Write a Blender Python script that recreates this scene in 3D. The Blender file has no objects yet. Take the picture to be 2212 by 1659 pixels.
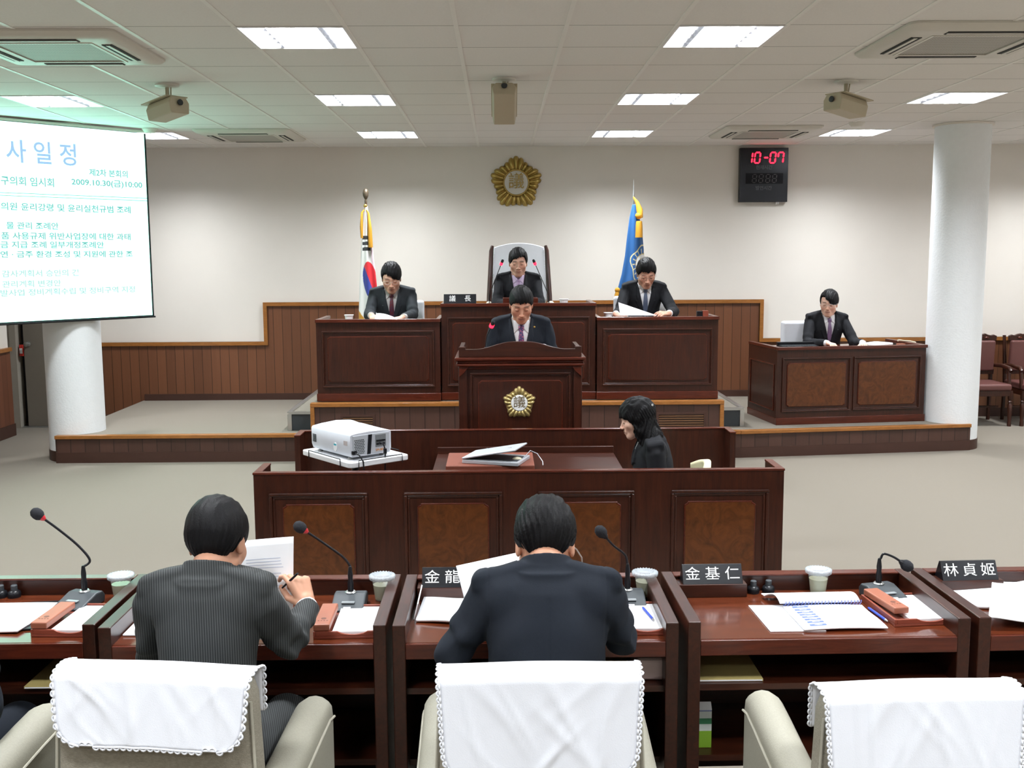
import bpy, bmesh, math, random
import numpy as np
from mathutils import Vector, Matrix, Euler
R = math.radians
PI = math.pi
random.seed(7)
SC = bpy.context.scene
COL = SC.collection

# ------------------------------------------------------------------ camera, world, lamps, exposure
EYE = Vector((0.0, 0.0, 1.93))
F_PX, PITCH, YAW, ROLL = 2250.4, 0.12324, 0.012383, -0.005625
fw = Vector((math.sin(YAW)*math.cos(PITCH), math.cos(YAW)*math.cos(PITCH), -math.sin(PITCH)))
rt = Vector((math.cos(YAW), -math.sin(YAW), 0.0))
up = rt.cross(fw)
rt2 = rt*math.cos(ROLL) + up*math.sin(ROLL)
up2 = up*math.cos(ROLL) - rt*math.sin(ROLL)
cam_data = bpy.data.cameras.new('camera')
cam = bpy.data.objects.new('camera', cam_data)
COL.objects.link(cam)
cam.matrix_world = Matrix(((rt2.x, up2.x, -fw.x, EYE.x), (rt2.y, up2.y, -fw.y, EYE.y), (rt2.z, up2.z, -fw.z, EYE.z), (0, 0, 0, 1)))
cam_data.sensor_width = 36.0
cam_data.lens = 36.0*F_PX/2212.0
cam_data.clip_start = 0.05
SC.camera = cam

world = bpy.data.worlds.new('world')
SC.world = world
world.use_nodes = True
world.node_tree.nodes['Background'].inputs[0].default_value = (0.9, 0.95, 1.0, 1)
world.node_tree.nodes['Background'].inputs[1].default_value = 0.05

SC.view_settings.view_transform = 'Standard'
SC.view_settings.look = 'None'
SC.view_settings.exposure = 0.0
SC.view_settings.gamma = 1.0
SC.view_settings.use_curve_mapping = False
SC.cycles.use_denoising = True
SC.cycles.use_adaptive_sampling = True
SC.cycles.adaptive_threshold = 0.03
SC.cycles.max_bounces = 7
SC.cycles.diffuse_bounces = 4
SC.cycles.glossy_bounces = 4
SC.cycles.transmission_bounces = 6
SC.cycles.transparent_max_bounces = 6
SC.cycles.sample_clamp_indirect = 4.0
SC.cycles.caustics_reflective = False
SC.cycles.caustics_refractive = False

CEIL = 3.164
TILE = 0.6
GX0, GY0 = -0.22, 5.84            # a corner of the ceiling grid
WALL_Y = 12.17
LAMP_POWER = 89.0
LAMP_COLS = (-10, -6, -2, 2, 6, 10)
LAMP_ROWS = (8, 4, 0, -4, -8, -12)
def lamp_at(k, j):
    ld = bpy.data.lights.new('troffer_light', 'AREA')
    ld.shape = 'RECTANGLE'; ld.size = 0.27; ld.size_y = 0.5
    ld.energy = LAMP_POWER
    ld.color = (0.93, 0.97, 1.0)
    ld.spread = R(152)
    lo = bpy.data.objects.new('troffer_light', ld)
    COL.objects.link(lo)
    return lo
# ------------------------------------------------------------------ helpers
def tag(o, label=None, cat=None, group=None, kind=None):
    if label: o['label'] = label
    if cat: o['category'] = cat
    if group: o['group'] = group
    if kind: o['kind'] = kind
    return o

def empty(name, loc=(0, 0, 0), rz=0.0, label=None, cat=None, group=None, kind=None):
    o = bpy.data.objects.new(name, None)
    o.empty_display_size = 0.1
    COL.objects.link(o)
    o.location = loc
    o.rotation_euler = (0, 0, rz)
    return tag(o, label, cat, group, kind)

class MB:
    """collects shapes and links them as one mesh object"""
    def __init__(s):
        s.v = []; s.f = []; s.mi = []; s.m = 0
    def add(s, vs, fs):
        n = len(s.v)
        s.v.extend([tuple(v) for v in vs])
        s.f.extend([tuple(i+n for i in f) for f in fs])
        s.mi.extend([s.m]*len(fs))
    def box(s, x0, x1, y0, y1, z0, z1, M=None):
        vs = [Vector((x, y, z)) for x in (x0, x1) for y in (y0, y1) for z in (z0, z1)]
        if M is not None: vs = [M @ v for v in vs]
        s.add(vs, [(0, 1, 3, 2), (4, 6, 7, 5), (0, 4, 5, 1), (2, 3, 7, 6), (0, 2, 6, 4), (1, 5, 7, 3)])
    def prism(s, pts, a0, a1, axis='y', M=None):
        """polygon pts (2D) extruded along an axis: y -> (x,z); z -> (x,y); x -> (y,z)"""
        n = len(pts)
        def mk(p, a):
            if axis == 'y': return Vector((p[0], a, p[1]))
            if axis == 'z': return Vector((p[0], p[1], a))
            return Vector((a, p[0], p[1]))
        vs = [mk(p, a0) for p in pts] + [mk(p, a1) for p in pts]
        if M is not None: vs = [M @ v for v in vs]
        fs = [tuple(range(n)), tuple(range(2*n-1, n-1, -1))]
        for i in range(n):
            j = (i+1) % n
            fs.append((i, i+n, j+n, j))
        s.add(vs, fs)
    def tube(s, pts, r, seg=8, cap=True, M=None):
        pts = [Vector(p) for p in pts]
        rs = r if isinstance(r, (list, tuple)) else [r]*len(pts)
        vs = []; fs = []
        prev = None
        for i, p in enumerate(pts):
            t = (pts[min(i+1, len(pts)-1)] - pts[max(i-1, 0)]).normalized()
            if prev is None:
                a = Vector((0, 0, 1)) if abs(t.z) < 0.9 else Vector((1, 0, 0))
                u = t.cross(a).normalized()
            else:
                u = (prev - t*prev.dot(t)).normalized()
            prev = u
            w = t.cross(u)
            for k in range(seg):
                a = 2*PI*k/seg
                vs.append(p + (u*math.cos(a) + w*math.sin(a))*rs[i])
        for i in range(len(pts)-1):
            for k in range(seg):
                k2 = (k+1) % seg
                fs.append((i*seg+k, i*seg+k2, (i+1)*seg+k2, (i+1)*seg+k))
        if cap:
            fs.append(tuple(range(seg-1, -1, -1)))
            fs.append(tuple((len(pts)-1)*seg+k for k in range(seg)))
        if M is not None: vs = [M @ v for v in vs]
        s.add(vs, fs)
    def lathe(s, prof, seg=24, c=(0, 0, 0), M=None):
        """prof: (radius, z) pairs revolved about z"""
        vs = []; fs = []
        for (r, z) in prof:
            for k in range(seg):
                a = 2*PI*k/seg
                vs.append(Vector((c[0]+r*math.cos(a), c[1]+r*math.sin(a), c[2]+z)))
        for i in range(len(prof)-1):
            for k in range(seg):
                k2 = (k+1) % seg
                fs.append((i*seg+k, i*seg+k2, (i+1)*seg+k2, (i+1)*seg+k))
        fs.append(tuple(range(seg-1, -1, -1)))
        fs.append(tuple((len(prof)-1)*seg+k for k in range(seg)))
        if M is not None: vs = [M @ v for v in vs]
        s.add(vs, fs)
    def ball(s, c, r, seg=16, M=None):
        rx, ry, rz = r if isinstance(r, (tuple, list)) else (r, r, r)
        vs = []; fs = []
        n = seg//2
        for i in range(n+1):
            th = PI*i/n
            for k in range(seg):
                a = 2*PI*k/seg
                vs.append(Vector((c[0]+rx*math.sin(th)*math.cos(a), c[1]+ry*math.sin(th)*math.sin(a), c[2]+rz*math.cos(th))))
        for i in range(n):
            for k in range(seg):
                k2 = (k+1) % seg
                fs.append((i*seg+k, (i+1)*seg+k, (i+1)*seg+k2, i*seg+k2))
        if M is not None: vs = [M @ v for v in vs]
        s.add(vs, fs)
    def sheet(s, fn, nu, nv, th=None, M=None):
        """fn(u,v) -> point; a grid; with th the sheet gets that thickness along -normal"""
        P = [[Vector(fn(i/nu, j/nv)) for j in range(nv+1)] for i in range(nu+1)]
        vs = [p for row in P for p in row]
        fs = []
        W = nv+1
        for i in range(nu):
            for j in range(nv):
                fs.append((i*W+j, (i+1)*W+j, (i+1)*W+j+1, i*W+j+1))
        if th:
            N = []
            for i in range(nu+1):
                for j in range(nv+1):
                    du = P[min(i+1, nu)][j]-P[max(i-1, 0)][j]
                    dv = P[i][min(j+1, nv)]-P[i][max(j-1, 0)]
                    c = du.cross(dv)
                    N.append(c.normalized() if c.length > 0 else Vector((0, 0, 1)))
            n0 = len(vs)
            vs = vs + [v - n*th for v, n in zip(vs, N)]
            fs = fs + [tuple(x+n0 for x in reversed(f)) for f in fs]
            ring = [i*W for i in range(nu+1)] + [nu*W+j for j in range(1, nv+1)] + [i*W+nv for i in range(nu-1, -1, -1)] + [j for j in range(nv-1, 0, -1)]
            m = len(ring)
            for q in range(m):
                a, b = ring[q], ring[(q+1) % m]
                fs.append((b, a, a+n0, b+n0))
        if M is not None: vs = [M @ v for v in vs]
        s.add(vs, fs)
    def build(s, name, mats, parent=None, loc=None, rz=None, smooth=False, bevel=0.0, seg=2, fix=True):
        me = bpy.data.meshes.new(name)
        me.from_pydata(s.v, [], s.f)
        if not isinstance(mats, (list, tuple)): mats = [mats]
        for m in mats: me.materials.append(m)
        if len(mats) > 1: me.polygons.foreach_set('material_index', s.mi)
        if fix:
            bm = bmesh.new(); bm.from_mesh(me)
            bmesh.ops.recalc_face_normals(bm, faces=bm.faces)
            bm.to_mesh(me); bm.free()
        if smooth:
            me.polygons.foreach_set('use_smooth', [True]*len(me.polygons))
            if smooth != 'all':
                try: me.set_sharp_from_angle(angle=R(40))
                except Exception: pass
        me.update()
        o = bpy.data.objects.new(name, me)
        COL.objects.link(o)
        if parent is not None: o.parent = parent
        if loc is not None: o.location = loc
        if rz is not None: o.rotation_euler = (0, 0, rz)
        if bevel > 0:
            b = o.modifiers.new('bevel', 'BEVEL')
            b.width = bevel; b.segments = seg; b.limit_method = 'ANGLE'; b.angle_limit = R(40)
        return o

def copy_tree(o, parent=None):
    c = o.copy(); COL.objects.link(c)
    if parent is not None: c.parent = parent
    for ch in list(o.children):
        copy_tree(ch, c)
    return c

def text_part(name, s, size, mat, parent, M, extrude=0.0008, align='LEFT', sx=1.0, offset=0.0, bold=None, spacing=1.0):
    """lettering as a mesh of its own, laid in the local xy plane of M"""
    cu = bpy.data.curves.new(name, 'FONT')
    cu.body = s; cu.size = size; cu.extrude = extrude; cu.align_x = align; cu.align_y = 'CENTER'
    cu.offset = offset
    cu.space_character = spacing
    cu.resolution_u = 3
    t = bpy.data.objects.new('tmp_text', cu)
    COL.objects.link(t)
    me = bpy.data.meshes.new_from_object(t)
    bpy.data.objects.remove(t)
    me.transform(M @ Matrix.Diagonal((sx, 1, 1, 1)))
    me.materials.clear(); me.materials.append(mat)
    me.name = name
    o = bpy.data.objects.new(name, me)
    COL.objects.link(o)
    o.parent = parent
    return o

def frame(o, x, y):
    """matrix whose local x, y axes lie along x and y, at o"""
    x = Vector(x).normalized(); y = Vector(y).normalized(); z = x.cross(y).normalized()
    y = z.cross(x)
    return Matrix(((x.x, y.x, z.x, o[0]), (x.y, y.y, z.y, o[1]), (x.z, y.z, z.z, o[2]), (0, 0, 0, 1)))

# ------------------------------------------------------------------ materials
def nodes(name):
    m = bpy.data.materials.new(name); m.use_nodes = True
    nt = m.node_tree
    return m, nt, nt.nodes['Principled BSDF']

def ln(nt, a, b): nt.links.new(a, b)

def mat(name, col, rough=0.5, metal=0.0, spec=0.5, var=0.0, vscale=20.0, bump=0.0, bscale=200.0, coat=0.0, stretch=(1, 1, 1), sheen=0.0, trans=0.0, emit=None, estr=0.0, alpha=1.0, ior=1.45):
    m, nt, b = nodes(name)
    c = (*col, 1)
    b.inputs['Base Color'].default_value = c
    b.inputs['Roughness'].default_value = rough
    b.inputs['Metallic'].default_value = metal
    b.inputs['Specular IOR Level'].default_value = spec
    b.inputs['Coat Weight'].default_value = coat
    b.inputs['Coat Roughness'].default_value = 0.12
    b.inputs['IOR'].default_value = ior
    if sheen: b.inputs['Sheen Weight'].default_value = sheen
    if trans: b.inputs['Transmission Weight'].default_value = trans
    if alpha < 1: b.inputs['Alpha'].default_value = alpha
    if emit:
        b.inputs['Emission Color'].default_value = (*emit, 1)
        b.inputs['Emission Strength'].default_value = estr
    tc = nt.nodes.new('ShaderNodeTexCoord')
    mp = nt.nodes.new('ShaderNodeMapping'); mp.inputs['Scale'].default_value = stretch
    ln(nt, tc.outputs['Object'], mp.inputs['Vector'])
    nz = nt.nodes.new('ShaderNodeTexNoise'); nz.inputs['Scale'].default_value = vscale; nz.inputs['Detail'].default_value = 4
    ln(nt, mp.outputs[0], nz.inputs['Vector'])
    mx = nt.nodes.new('ShaderNodeMix'); mx.data_type = 'RGBA'
    v = max(var, 0.03)
    mx.inputs[6].default_value = (*[x*(1-v) for x in col], 1)
    mx.inputs[7].default_value = (*[min(1, x*(1+v)) for x in col], 1)
    ln(nt, nz.outputs['Fac'], mx.inputs[0])
    ln(nt, mx.outputs[2], b.inputs['Base Color'])
    if bump > 0:
        n2 = nt.nodes.new('ShaderNodeTexNoise'); n2.inputs['Scale'].default_value = bscale; n2.inputs['Detail'].default_value = 3
        ln(nt, mp.outputs[0], n2.inputs['Vector'])
        bp = nt.nodes.new('ShaderNodeBump'); bp.inputs['Strength'].default_value = bump; bp.inputs['Distance'].default_value = 0.004
        ln(nt, n2.outputs['Fac'], bp.inputs['Height']); ln(nt, bp.outputs[0], b.inputs['Normal'])
    return m

def wood(name, dark, light, stretch, rough=0.34, scale=6.0, coat=0.15, dist=1.5, contrast=(0.3, 0.7)):
    m, nt, b = nodes(name)
    tc = nt.nodes.new('ShaderNodeTexCoord')
    mp = nt.nodes.new('ShaderNodeMapping'); mp.inputs['Scale'].default_value = stretch
    ln(nt, tc.outputs['Object'], mp.inputs['Vector'])
    nz = nt.nodes.new('ShaderNodeTexNoise'); nz.inputs['Scale'].default_value = scale
    nz.inputs['Detail'].default_value = 8; nz.inputs['Distortion'].default_value = dist; nz.inputs['Roughness'].default_value = 0.65
    ln(nt, mp.outputs[0], nz.inputs['Vector'])
    cr = nt.nodes.new('ShaderNodeValToRGB')
    cr.color_ramp.elements[0].position = contrast[0]; cr.color_ramp.elements[1].position = contrast[1]
    cr.color_ramp.elements[0].color = (*dark, 1); cr.color_ramp.elements[1].color = (*light, 1)
    ln(nt, nz.outputs['Fac'], cr.inputs[0]); ln(nt, cr.outputs[0], b.inputs['Base Color'])
    b.inputs['Roughness'].default_value = rough
    b.inputs['Specular IOR Level'].default_value = 0.38
    b.inputs['Coat Weight'].default_value = coat
    b.inputs['Coat Roughness'].default_value = 0.15
    return m

def math_node(nt, op, a=None, b=None):
    n = nt.nodes.new('ShaderNodeMath'); n.operation = op
    for i, v in enumerate((a, b)):
        if v is None: continue
        if isinstance(v, (int, float)): n.inputs[i].default_value = v
        else: ln(nt, v, n.inputs[i])
    return n.outputs[0]

def attr_mat(name, rough=0.6, spec=0.4, bump=0.0, bscale=300.0, sheen=0.0, sss=0.0):
    """surface colour taken from the mesh's own colour layer (dyes and skin tones of the thing itself)"""
    m, nt, b = nodes(name)
    a = nt.nodes.new('ShaderNodeAttribute'); a.attribute_name = 'tone'
    ln(nt, a.outputs['Color'], b.inputs['Base Color'])
    b.inputs['Roughness'].default_value = rough
    b.inputs['Specular IOR Level'].default_value = spec
    if sheen: b.inputs['Sheen Weight'].default_value = sheen
    if sss:
        b.inputs['Subsurface Weight'].default_value = sss
        b.inputs['Subsurface Radius'].default_value = (0.012, 0.005, 0.003)
        b.inputs['Subsurface Scale'].default_value = 0.6
    if bump:
        tc = nt.nodes.new('ShaderNodeTexCoord')
        n2 = nt.nodes.new('ShaderNodeTexNoise'); n2.inputs['Scale'].default_value = bscale
        ln(nt, tc.outputs['Object'], n2.inputs['Vector'])
        bp = nt.nodes.new('ShaderNodeBump'); bp.inputs['Strength'].default_value = bump; bp.inputs['Distance'].default_value = 0.002
        ln(nt, n2.outputs['Fac'], bp.inputs['Height']); ln(nt, bp.outputs[0], b.inputs['Normal'])
    return m

MW = {}   # material table
MD, ML = (0.017, 0.0038, 0.0018), (0.050, 0.0115, 0.0048)
MW['wood_v'] = wood('mahogany_upright_grain', MD, ML, (6, 6, 0.5))
MW['wood_h'] = wood('mahogany_level_grain', MD, ML, (0.5, 6, 6))
MW['wood_y'] = wood('mahogany_deep_grain', MD, ML, (6, 0.5, 6))
MW['wood_red'] = wood('mahogany_red_rail', (0.042, 0.0075, 0.0035), (0.10, 0.018, 0.008), (0.6, 5, 6), rough=0.25)
MW['burl'] = wood('burl_veneer_panel', (0.046, 0.0125, 0.003), (0.115, 0.034, 0.0075), (1.2, 1.2, 0.9), scale=9.0, dist=2.5, rough=0.3)
MW['desktop'] = wood('glossy_desk_top', (0.060, 0.012, 0.0045), (0.125, 0.028, 0.0095), (0.5, 5, 5), rough=0.16, coat=0.6)
MW['oak'] = wood('golden_oak_trim', (0.23, 0.085, 0.018), (0.36, 0.145, 0.035), (1, 5, 5), rough=0.3)
MW['darkboard'] = mat('dark_brown_skirting', (0.052, 0.022, 0.015), rough=0.45, var=0.15, vscale=8)
MW['wall'] = mat('warm_white_wall_paint', (0.80, 0.755, 0.70), rough=0.75, var=0.01, vscale=3, bump=0.05, bscale=120)
MW['pillar'] = mat('rough_white_pillar_paint', (0.86, 0.89, 0.92), rough=0.7, bump=0.5, bscale=55)
MW['carpet'] = mat('beige_carpet', (0.172, 0.147, 0.114), rough=0.95, var=0.12, vscale=260, bump=0.5, bscale=350, sheen=0.2, stretch=(1, 1.8, 1))
MW['white_plastic'] = mat('off_white_plastic', (0.74, 0.72, 0.66), rough=0.4)
MW['beige_plastic'] = mat('aged_beige_metal', (0.52, 0.46, 0.34), rough=0.45)
MW['black'] = mat('black_plastic', (0.008, 0.0085, 0.011), rough=0.3, spec=0.3)
MW['black_soft'] = mat('black_foam', (0.010, 0.011, 0.015), rough=0.9, bump=0.6, bscale=500)
MW['grey_dark'] = mat('charcoal_plastic', (0.035, 0.042, 0.048), rough=0.5)
MW['steel'] = mat('brushed_steel', (0.55, 0.56, 0.56), rough=0.3, metal=0.9)
MW['silver'] = mat('silver_plastic', (0.52, 0.55, 0.60), rough=0.35, metal=0.25)
MW['paper'] = mat('white_paper', (0.86, 0.87, 0.90), rough=0.8)
MW['cover'] = mat('white_cotton_cover', (0.77, 0.79, 0.85), rough=0.85, bump=0.15, bscale=400, sheen=0.2)
MW['gold'] = mat('antique_gold', (0.42, 0.30, 0.09), rough=0.32, metal=0.85, var=0.25, vscale=18)
MW['red_led'] = mat('red_led', (0.6, 0.0, 0.01), emit=(1.0, 0.01, 0.03), estr=6.0)
MW['red_ring'] = mat('red_ring', (0.5, 0.02, 0.03), rough=0.3)
MW['copper'] = mat('orange_brown_wood', (0.29, 0.098, 0.056), rough=0.45, var=0.08)
MW['copper_d'] = mat('orange_brown_tray', (0.22, 0.05, 0.028), rough=0.35, var=0.08)
MW['white'] = mat('white_lettering', (0.85, 0.86, 0.86), rough=0.6)
MW['blue_ink'] = mat('blue_ink', (0.03, 0.07, 0.45), rough=0.5)
MW['grey_ink'] = mat('grey_ink', (0.25, 0.27, 0.40), rough=0.6)
# ------------------------------------------------------------------ the room
def struct(o): o['kind'] = 'structure'; return o
XL, XR, YB = -5.33, 7.6, -4.6

m = MB(); m.box(-7, 8.2, YB-0.4, 12.6, -0.2, 0.0)
struct(m.build('floor', MW['carpet']))

# tiled ceiling: one thin board per tile, wide white bars one way, dark joints the other
tile_m = mat('speckled_ceiling_tile', (0.83, 0.815, 0.795), rough=0.9, var=0.05, vscale=90, bump=0.25, bscale=160)
bar_m = mat('white_ceiling_bar', (0.86, 0.85, 0.82), rough=0.4)
gap_m = mat('dark_ceiling_joint', (0.10, 0.095, 0.09), rough=0.9)
lamp_cells = {(k, j) for k in LAMP_COLS for j in LAMP_ROWS}
m = MB(); b = MB(); g = MB()
k0, k1 = -12, 14
j0, j1 = -18, 10
for k in range(k0, k1):
    x = GX0 + TILE*k
    for j in range(j0, j1+1):
        y = GY0 + TILE*j
        y1 = min(y+TILE, 12.3)
        if (k, j) in lamp_cells: continue
        m.add([(x, y+0.003, CEIL), (x+TILE, y+0.003, CEIL), (x+TILE, y1-0.003, CEIL), (x, y1-0.003, CEIL)], [(0, 3, 2, 1)])
        g.add([(x, y, CEIL+0.012), (x+TILE, y, CEIL+0.012), (x+TILE, y1, CEIL+0.012), (x, y1, CEIL+0.012)], [(0, 3, 2, 1)])
    if k > k0: b.box(x-0.0125, x+0.0125, GY0+TILE*j0, 12.25, CEIL-0.004, CEIL+0.001)
ceil = struct(m.build('ceiling', tile_m, fix=False))
b.build('ceiling_bars', bar_m, ceil)
g.build('ceiling_joints', gap_m, ceil, fix=False)

def plank_mat(name, c0, c1, pitch, groove, axis='X'):
    m, nt, b = nodes(name)
    tc = nt.nodes.new('ShaderNodeTexCoord')
    sp = nt.nodes.new('ShaderNodeSeparateXYZ'); ln(nt, tc.outputs['Object'], sp.inputs[0])
    u = math_node(nt, 'MULTIPLY', sp.outputs[axis], 1.0/pitch)
    fr = math_node(nt, 'FRACT', u); fl = math_node(nt, 'FLOOR', u)
    wn = nt.nodes.new('ShaderNodeTexWhiteNoise'); wn.noise_dimensions = '1D'; ln(nt, fl, wn.inputs['W'])
    gr = math_node(nt, 'LESS_THAN', fr, groove)
    mp = nt.nodes.new('ShaderNodeMapping'); mp.inputs['Scale'].default_value = (14, 14, 0.5); ln(nt, tc.outputs['Object'], mp.inputs['Vector'])
    nz = nt.nodes.new('ShaderNodeTexNoise'); nz.inputs['Scale'].default_value = 4; nz.inputs['Detail'].default_value = 5; ln(nt, mp.outputs[0], nz.inputs['Vector'])
    f = math_node(nt, 'ADD', math_node(nt, 'MULTIPLY', wn.outputs['Value'], 0.55), math_node(nt, 'MULTIPLY', nz.outputs['Fac'], 0.45))
    mx = nt.nodes.new('ShaderNodeMix'); mx.data_type = 'RGBA'
    mx.inputs[6].default_value = (*c0, 1); mx.inputs[7].default_value = (*c1, 1); ln(nt, f, mx.inputs[0])
    m2 = nt.nodes.new('ShaderNodeMix'); m2.data_type = 'RGBA'; ln(nt, gr, m2.inputs[0]); ln(nt, mx.outputs[2], m2.inputs[6])
    m2.inputs[7].default_value = (*[x*0.35 for x in c0], 1)
    ln(nt, m2.outputs[2], b.inputs['Base Color'])
    bp = nt.nodes.new('ShaderNodeBump'); bp.inputs['Strength'].default_value = 0.8; bp.inputs['Distance'].default_value = 0.004; bp.invert = True
    ln(nt, gr, bp.inputs['Height']); ln(nt, bp.outputs[0], b.inputs['Normal'])
    b.inputs['Roughness'].default_value = 0.4
    return m
plank = plank_mat('wainscot_planks', (0.105, 0.039, 0.017), (0.18, 0.069, 0.030), 0.105, 0.05)
plank_y = plank_mat('wainscot_planks_side', (0.105, 0.036, 0.018), (0.175, 0.062, 0.031), 0.105, 0.05, 'Y')
riser = plank_mat('dark_ribbed_riser', (0.045, 0.020, 0.014), (0.085, 0.038, 0.027), 0.135, 0.045)

# walls
m = MB(); m.box(-4.85, XR+0.3, WALL_Y, WALL_Y+0.2, 0, CEIL+0.2); struct(m.build('wall_back', MW['wall']))
m = MB(); m.box(XL-0.2, XL, YB, 11.34, 0, CEIL+0.2); struct(m.build('wall_left', MW['wall']))
m = MB(); m.box(XR, XR+0.2, YB, WALL_Y, 0, CEIL+0.2); struct(m.build('wall_right', MW['wall']))
m = MB(); m.box(-7, XR+0.2, YB-0.2, YB, 0, CEIL+0.2); struct(m.build('wall_front', MW['wall']))
m = MB()
m.box(-6.3, -5.53, 11.84, 12.04, 0, CEIL+0.2); m.box(-5.53, -4.98, 11.84, 12.04, 2.15, CEIL+0.2); m.box(-4.98, -4.85, 11.84, WALL_Y+0.2, 0, CEIL+0.2)
struct(m.build('wall_door', MW['wall']))
m = MB(); m.box(-6.5, -6.3, 11.0, 12.5, 0, CEIL+0.2); m.box(-6.3, -5.53, 11.0, 11.2, 0, CEIL+0.2); struct(m.build('wall_corner', MW['wall']))
m = MB(); m.box(-5.6, -4.9, 12.2, 12.3, 0, 2.3); struct(m.build('wall_beyond', gap_m))

# stepped wainscot on the back wall, its oak rail and skirting
WX0, WX1, ZL, ZH = -2.69, 3.05, 0.945, 1.40
yw = WALL_Y
m = MB()
pts = [(-4.85, 0), (XR, 0), (XR, ZL), (WX1, ZL), (WX1, ZH), (WX0, ZH), (WX0, ZL), (-4.85, ZL)]
m.box(-4.85, WX0, yw-0.02, yw+0.01, 0, ZL); m.box(WX0, WX1, yw-0.02, yw+0.01, 0, ZH); m.box(WX1, XR, yw-0.02, yw+0.01, 0, ZL)
w = struct(m.build('wall_back_wainscot', plank))
m = MB(); t = 0.042
m.prism([(-4.85, ZL-t), (WX0, ZL-t), (WX0, ZH-t), (WX1, ZH-t), (WX1, ZL-t), (XR, ZL-t), (XR, ZL), (WX1+t, ZL), (WX1+t, ZH), (WX0-t, ZH), (WX0-t, ZL), (-4.85, ZL)], yw-0.045, yw, 'y')
struct(m.build('trim_1', MW['oak']))
m = MB(); m.box(-4.85, -4.15, yw-0.035, yw, 0, 0.1); m.box(-4.15, 4.5, yw-0.035, yw, 0.26, 0.335); m.box(4.5, XR, yw-0.035, yw, 0, 0.1)
struct(m.build('baseboard_back', MW['darkboard']))
m = MB(); m.box(XL-0.01, XL+0.02, YB, 11.34, 0, 0.96); struct(m.build('wall_left_wainscot', plank_y))
m = MB(); m.box(XL, XL+0.045, YB, 11.34, 0.925, 0.965); struct(m.build('trim_2', MW['oak']))
m = MB(); m.box(XL, XL+0.035, YB, 11.34, 0, 0.13); struct(m.build('baseboard_left', MW['darkboard']))

# door left of the left pillar, slightly ajar
frame_m = mat('cream_door_frame', (0.42, 0.38, 0.32), rough=0.5)
leaf_m = mat('taupe_door_leaf', (0.235, 0.205, 0.17), rough=0.45)
d = struct(empty('door_1', (-5.5, 11.84, 0)))
m = MB(); m.box(-0.03, 0.04, -0.03, 0.12, 0, 2.15); m.box(0.46, 0.52, -0.03, 0.12, 0, 2.15); m.box(-0.03, 0.52, -0.03, 0.12, 2.1, 2.16)
m.build('door_frame', frame_m, d)
m = MB(); m.box(0.105, 0.46, 0.02, 0.06, 0.012, 2.1); lf = m.build('door_leaf', leaf_m, d, bevel=0.003)
m = MB(); m.lathe([(0.0, 0), (0.028, 0.002), (0.028, 0.008), (0.012, 0.012), (0.012, 0.035), (0.026, 0.045), (0.03, 0.06), (0.024, 0.075), (0.0, 0.08)], 16, M=Matrix.Translation((0.16, 0.02, 0.96)) @ Matrix.Rotation(R(90), 4, 'X'))
kb = m.build('door_handle', MW['steel'], lf, smooth=True)
m = MB(); m.box(0.055, 0.10, 0.01, 0.03, 0.82, 0.95); tg = m.build('door_tag', mat('red_tag', (0.62, 0.04, 0.03)), d, bevel=0.004)
m = MB(); m.box(0.062, 0.093, 0.006, 0.012, 0.85, 0.91); m.build('tag_paper', MW['paper'], tg)
m = MB(); m.box(0.04, 0.52, -0.02, 0.1, 0.0, 0.012); m.build('door_sill', MW['steel'], d)

# round pillars
def pillar(name, x, y):
    m = MB(); r = 0.258
    m.lathe([(r, 0), (r, CEIL)], 64, (x, y, 0)); p = struct(m.build(name, MW['pillar'], smooth=True))
    m = MB(); m.lathe([(r+0.006, 0), (r+0.006, 0.10)], 64, (x, y, 0)); m.build('pillar_skirting', MW['darkboard'], p, smooth=True)
    m = MB(); m.lathe([(r+0.0, CEIL-0.02), (r+0.022, CEIL-0.018), (r+0.022, CEIL-0.002), (r, CEIL)], 64, (x, y, 0)); m.build('pillar_collar', MW['wall'], p, smooth=True)
pillar('column_left', -4.10, 10.05)
pillar('column_right', 4.52, 10.28)

# carpeted dais along the back wall
DZ = 0.26
fr = [(-4.19, 9.74), (2.29, 9.74), (4.62, 10.03)]
m = MB(); m.prism([(-4.17, 9.78), (2.29, 9.78), (4.58, 10.06), (4.58, WALL_Y), (-4.17, WALL_Y)], 0.0, DZ, 'z')
dais = struct(m.build('floor_dais', MW['carpet']))
def strip(mb, a, bb, off0, off1, z0, z1):
    a = Vector((*a, 0)); bb = Vector((*bb, 0)); t = (bb-a).normalized(); n = Vector((t.y, -t.x, 0))
    vs = [a+n*off0, bb+n*off0, bb+n*off1, a+n*off1]
    mb.prism([(v.x, v.y) for v in vs], z0, z1, 'z')
m = MB(); strip(m, fr[0], fr[1], 0, -0.04, 0.1, DZ-0.03); strip(m, fr[1], fr[2], 0, -0.04, 0.1, DZ-0.03); m.build('dais_riser', riser, dais)
m = MB(); strip(m, fr[0], fr[1], 0.02, -0.05, DZ-0.03, DZ+0.004); strip(m, fr[1], fr[2], 0.02, -0.05, DZ-0.031, DZ+0.003); m.box(4.56, 4.62, 10.05, WALL_Y-0.05, DZ-0.032, DZ+0.002)
m.build('dais_nosing', MW['oak'], dais, bevel=0.004)
m = MB(); strip(m, fr[0], fr[1], 0.006, -0.04, 0, 0.1); strip(m, fr[1], fr[2], 0.006, -0.04, 0, 0.1); m.build('dais_skirting', MW['darkboard'], dais)

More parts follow.
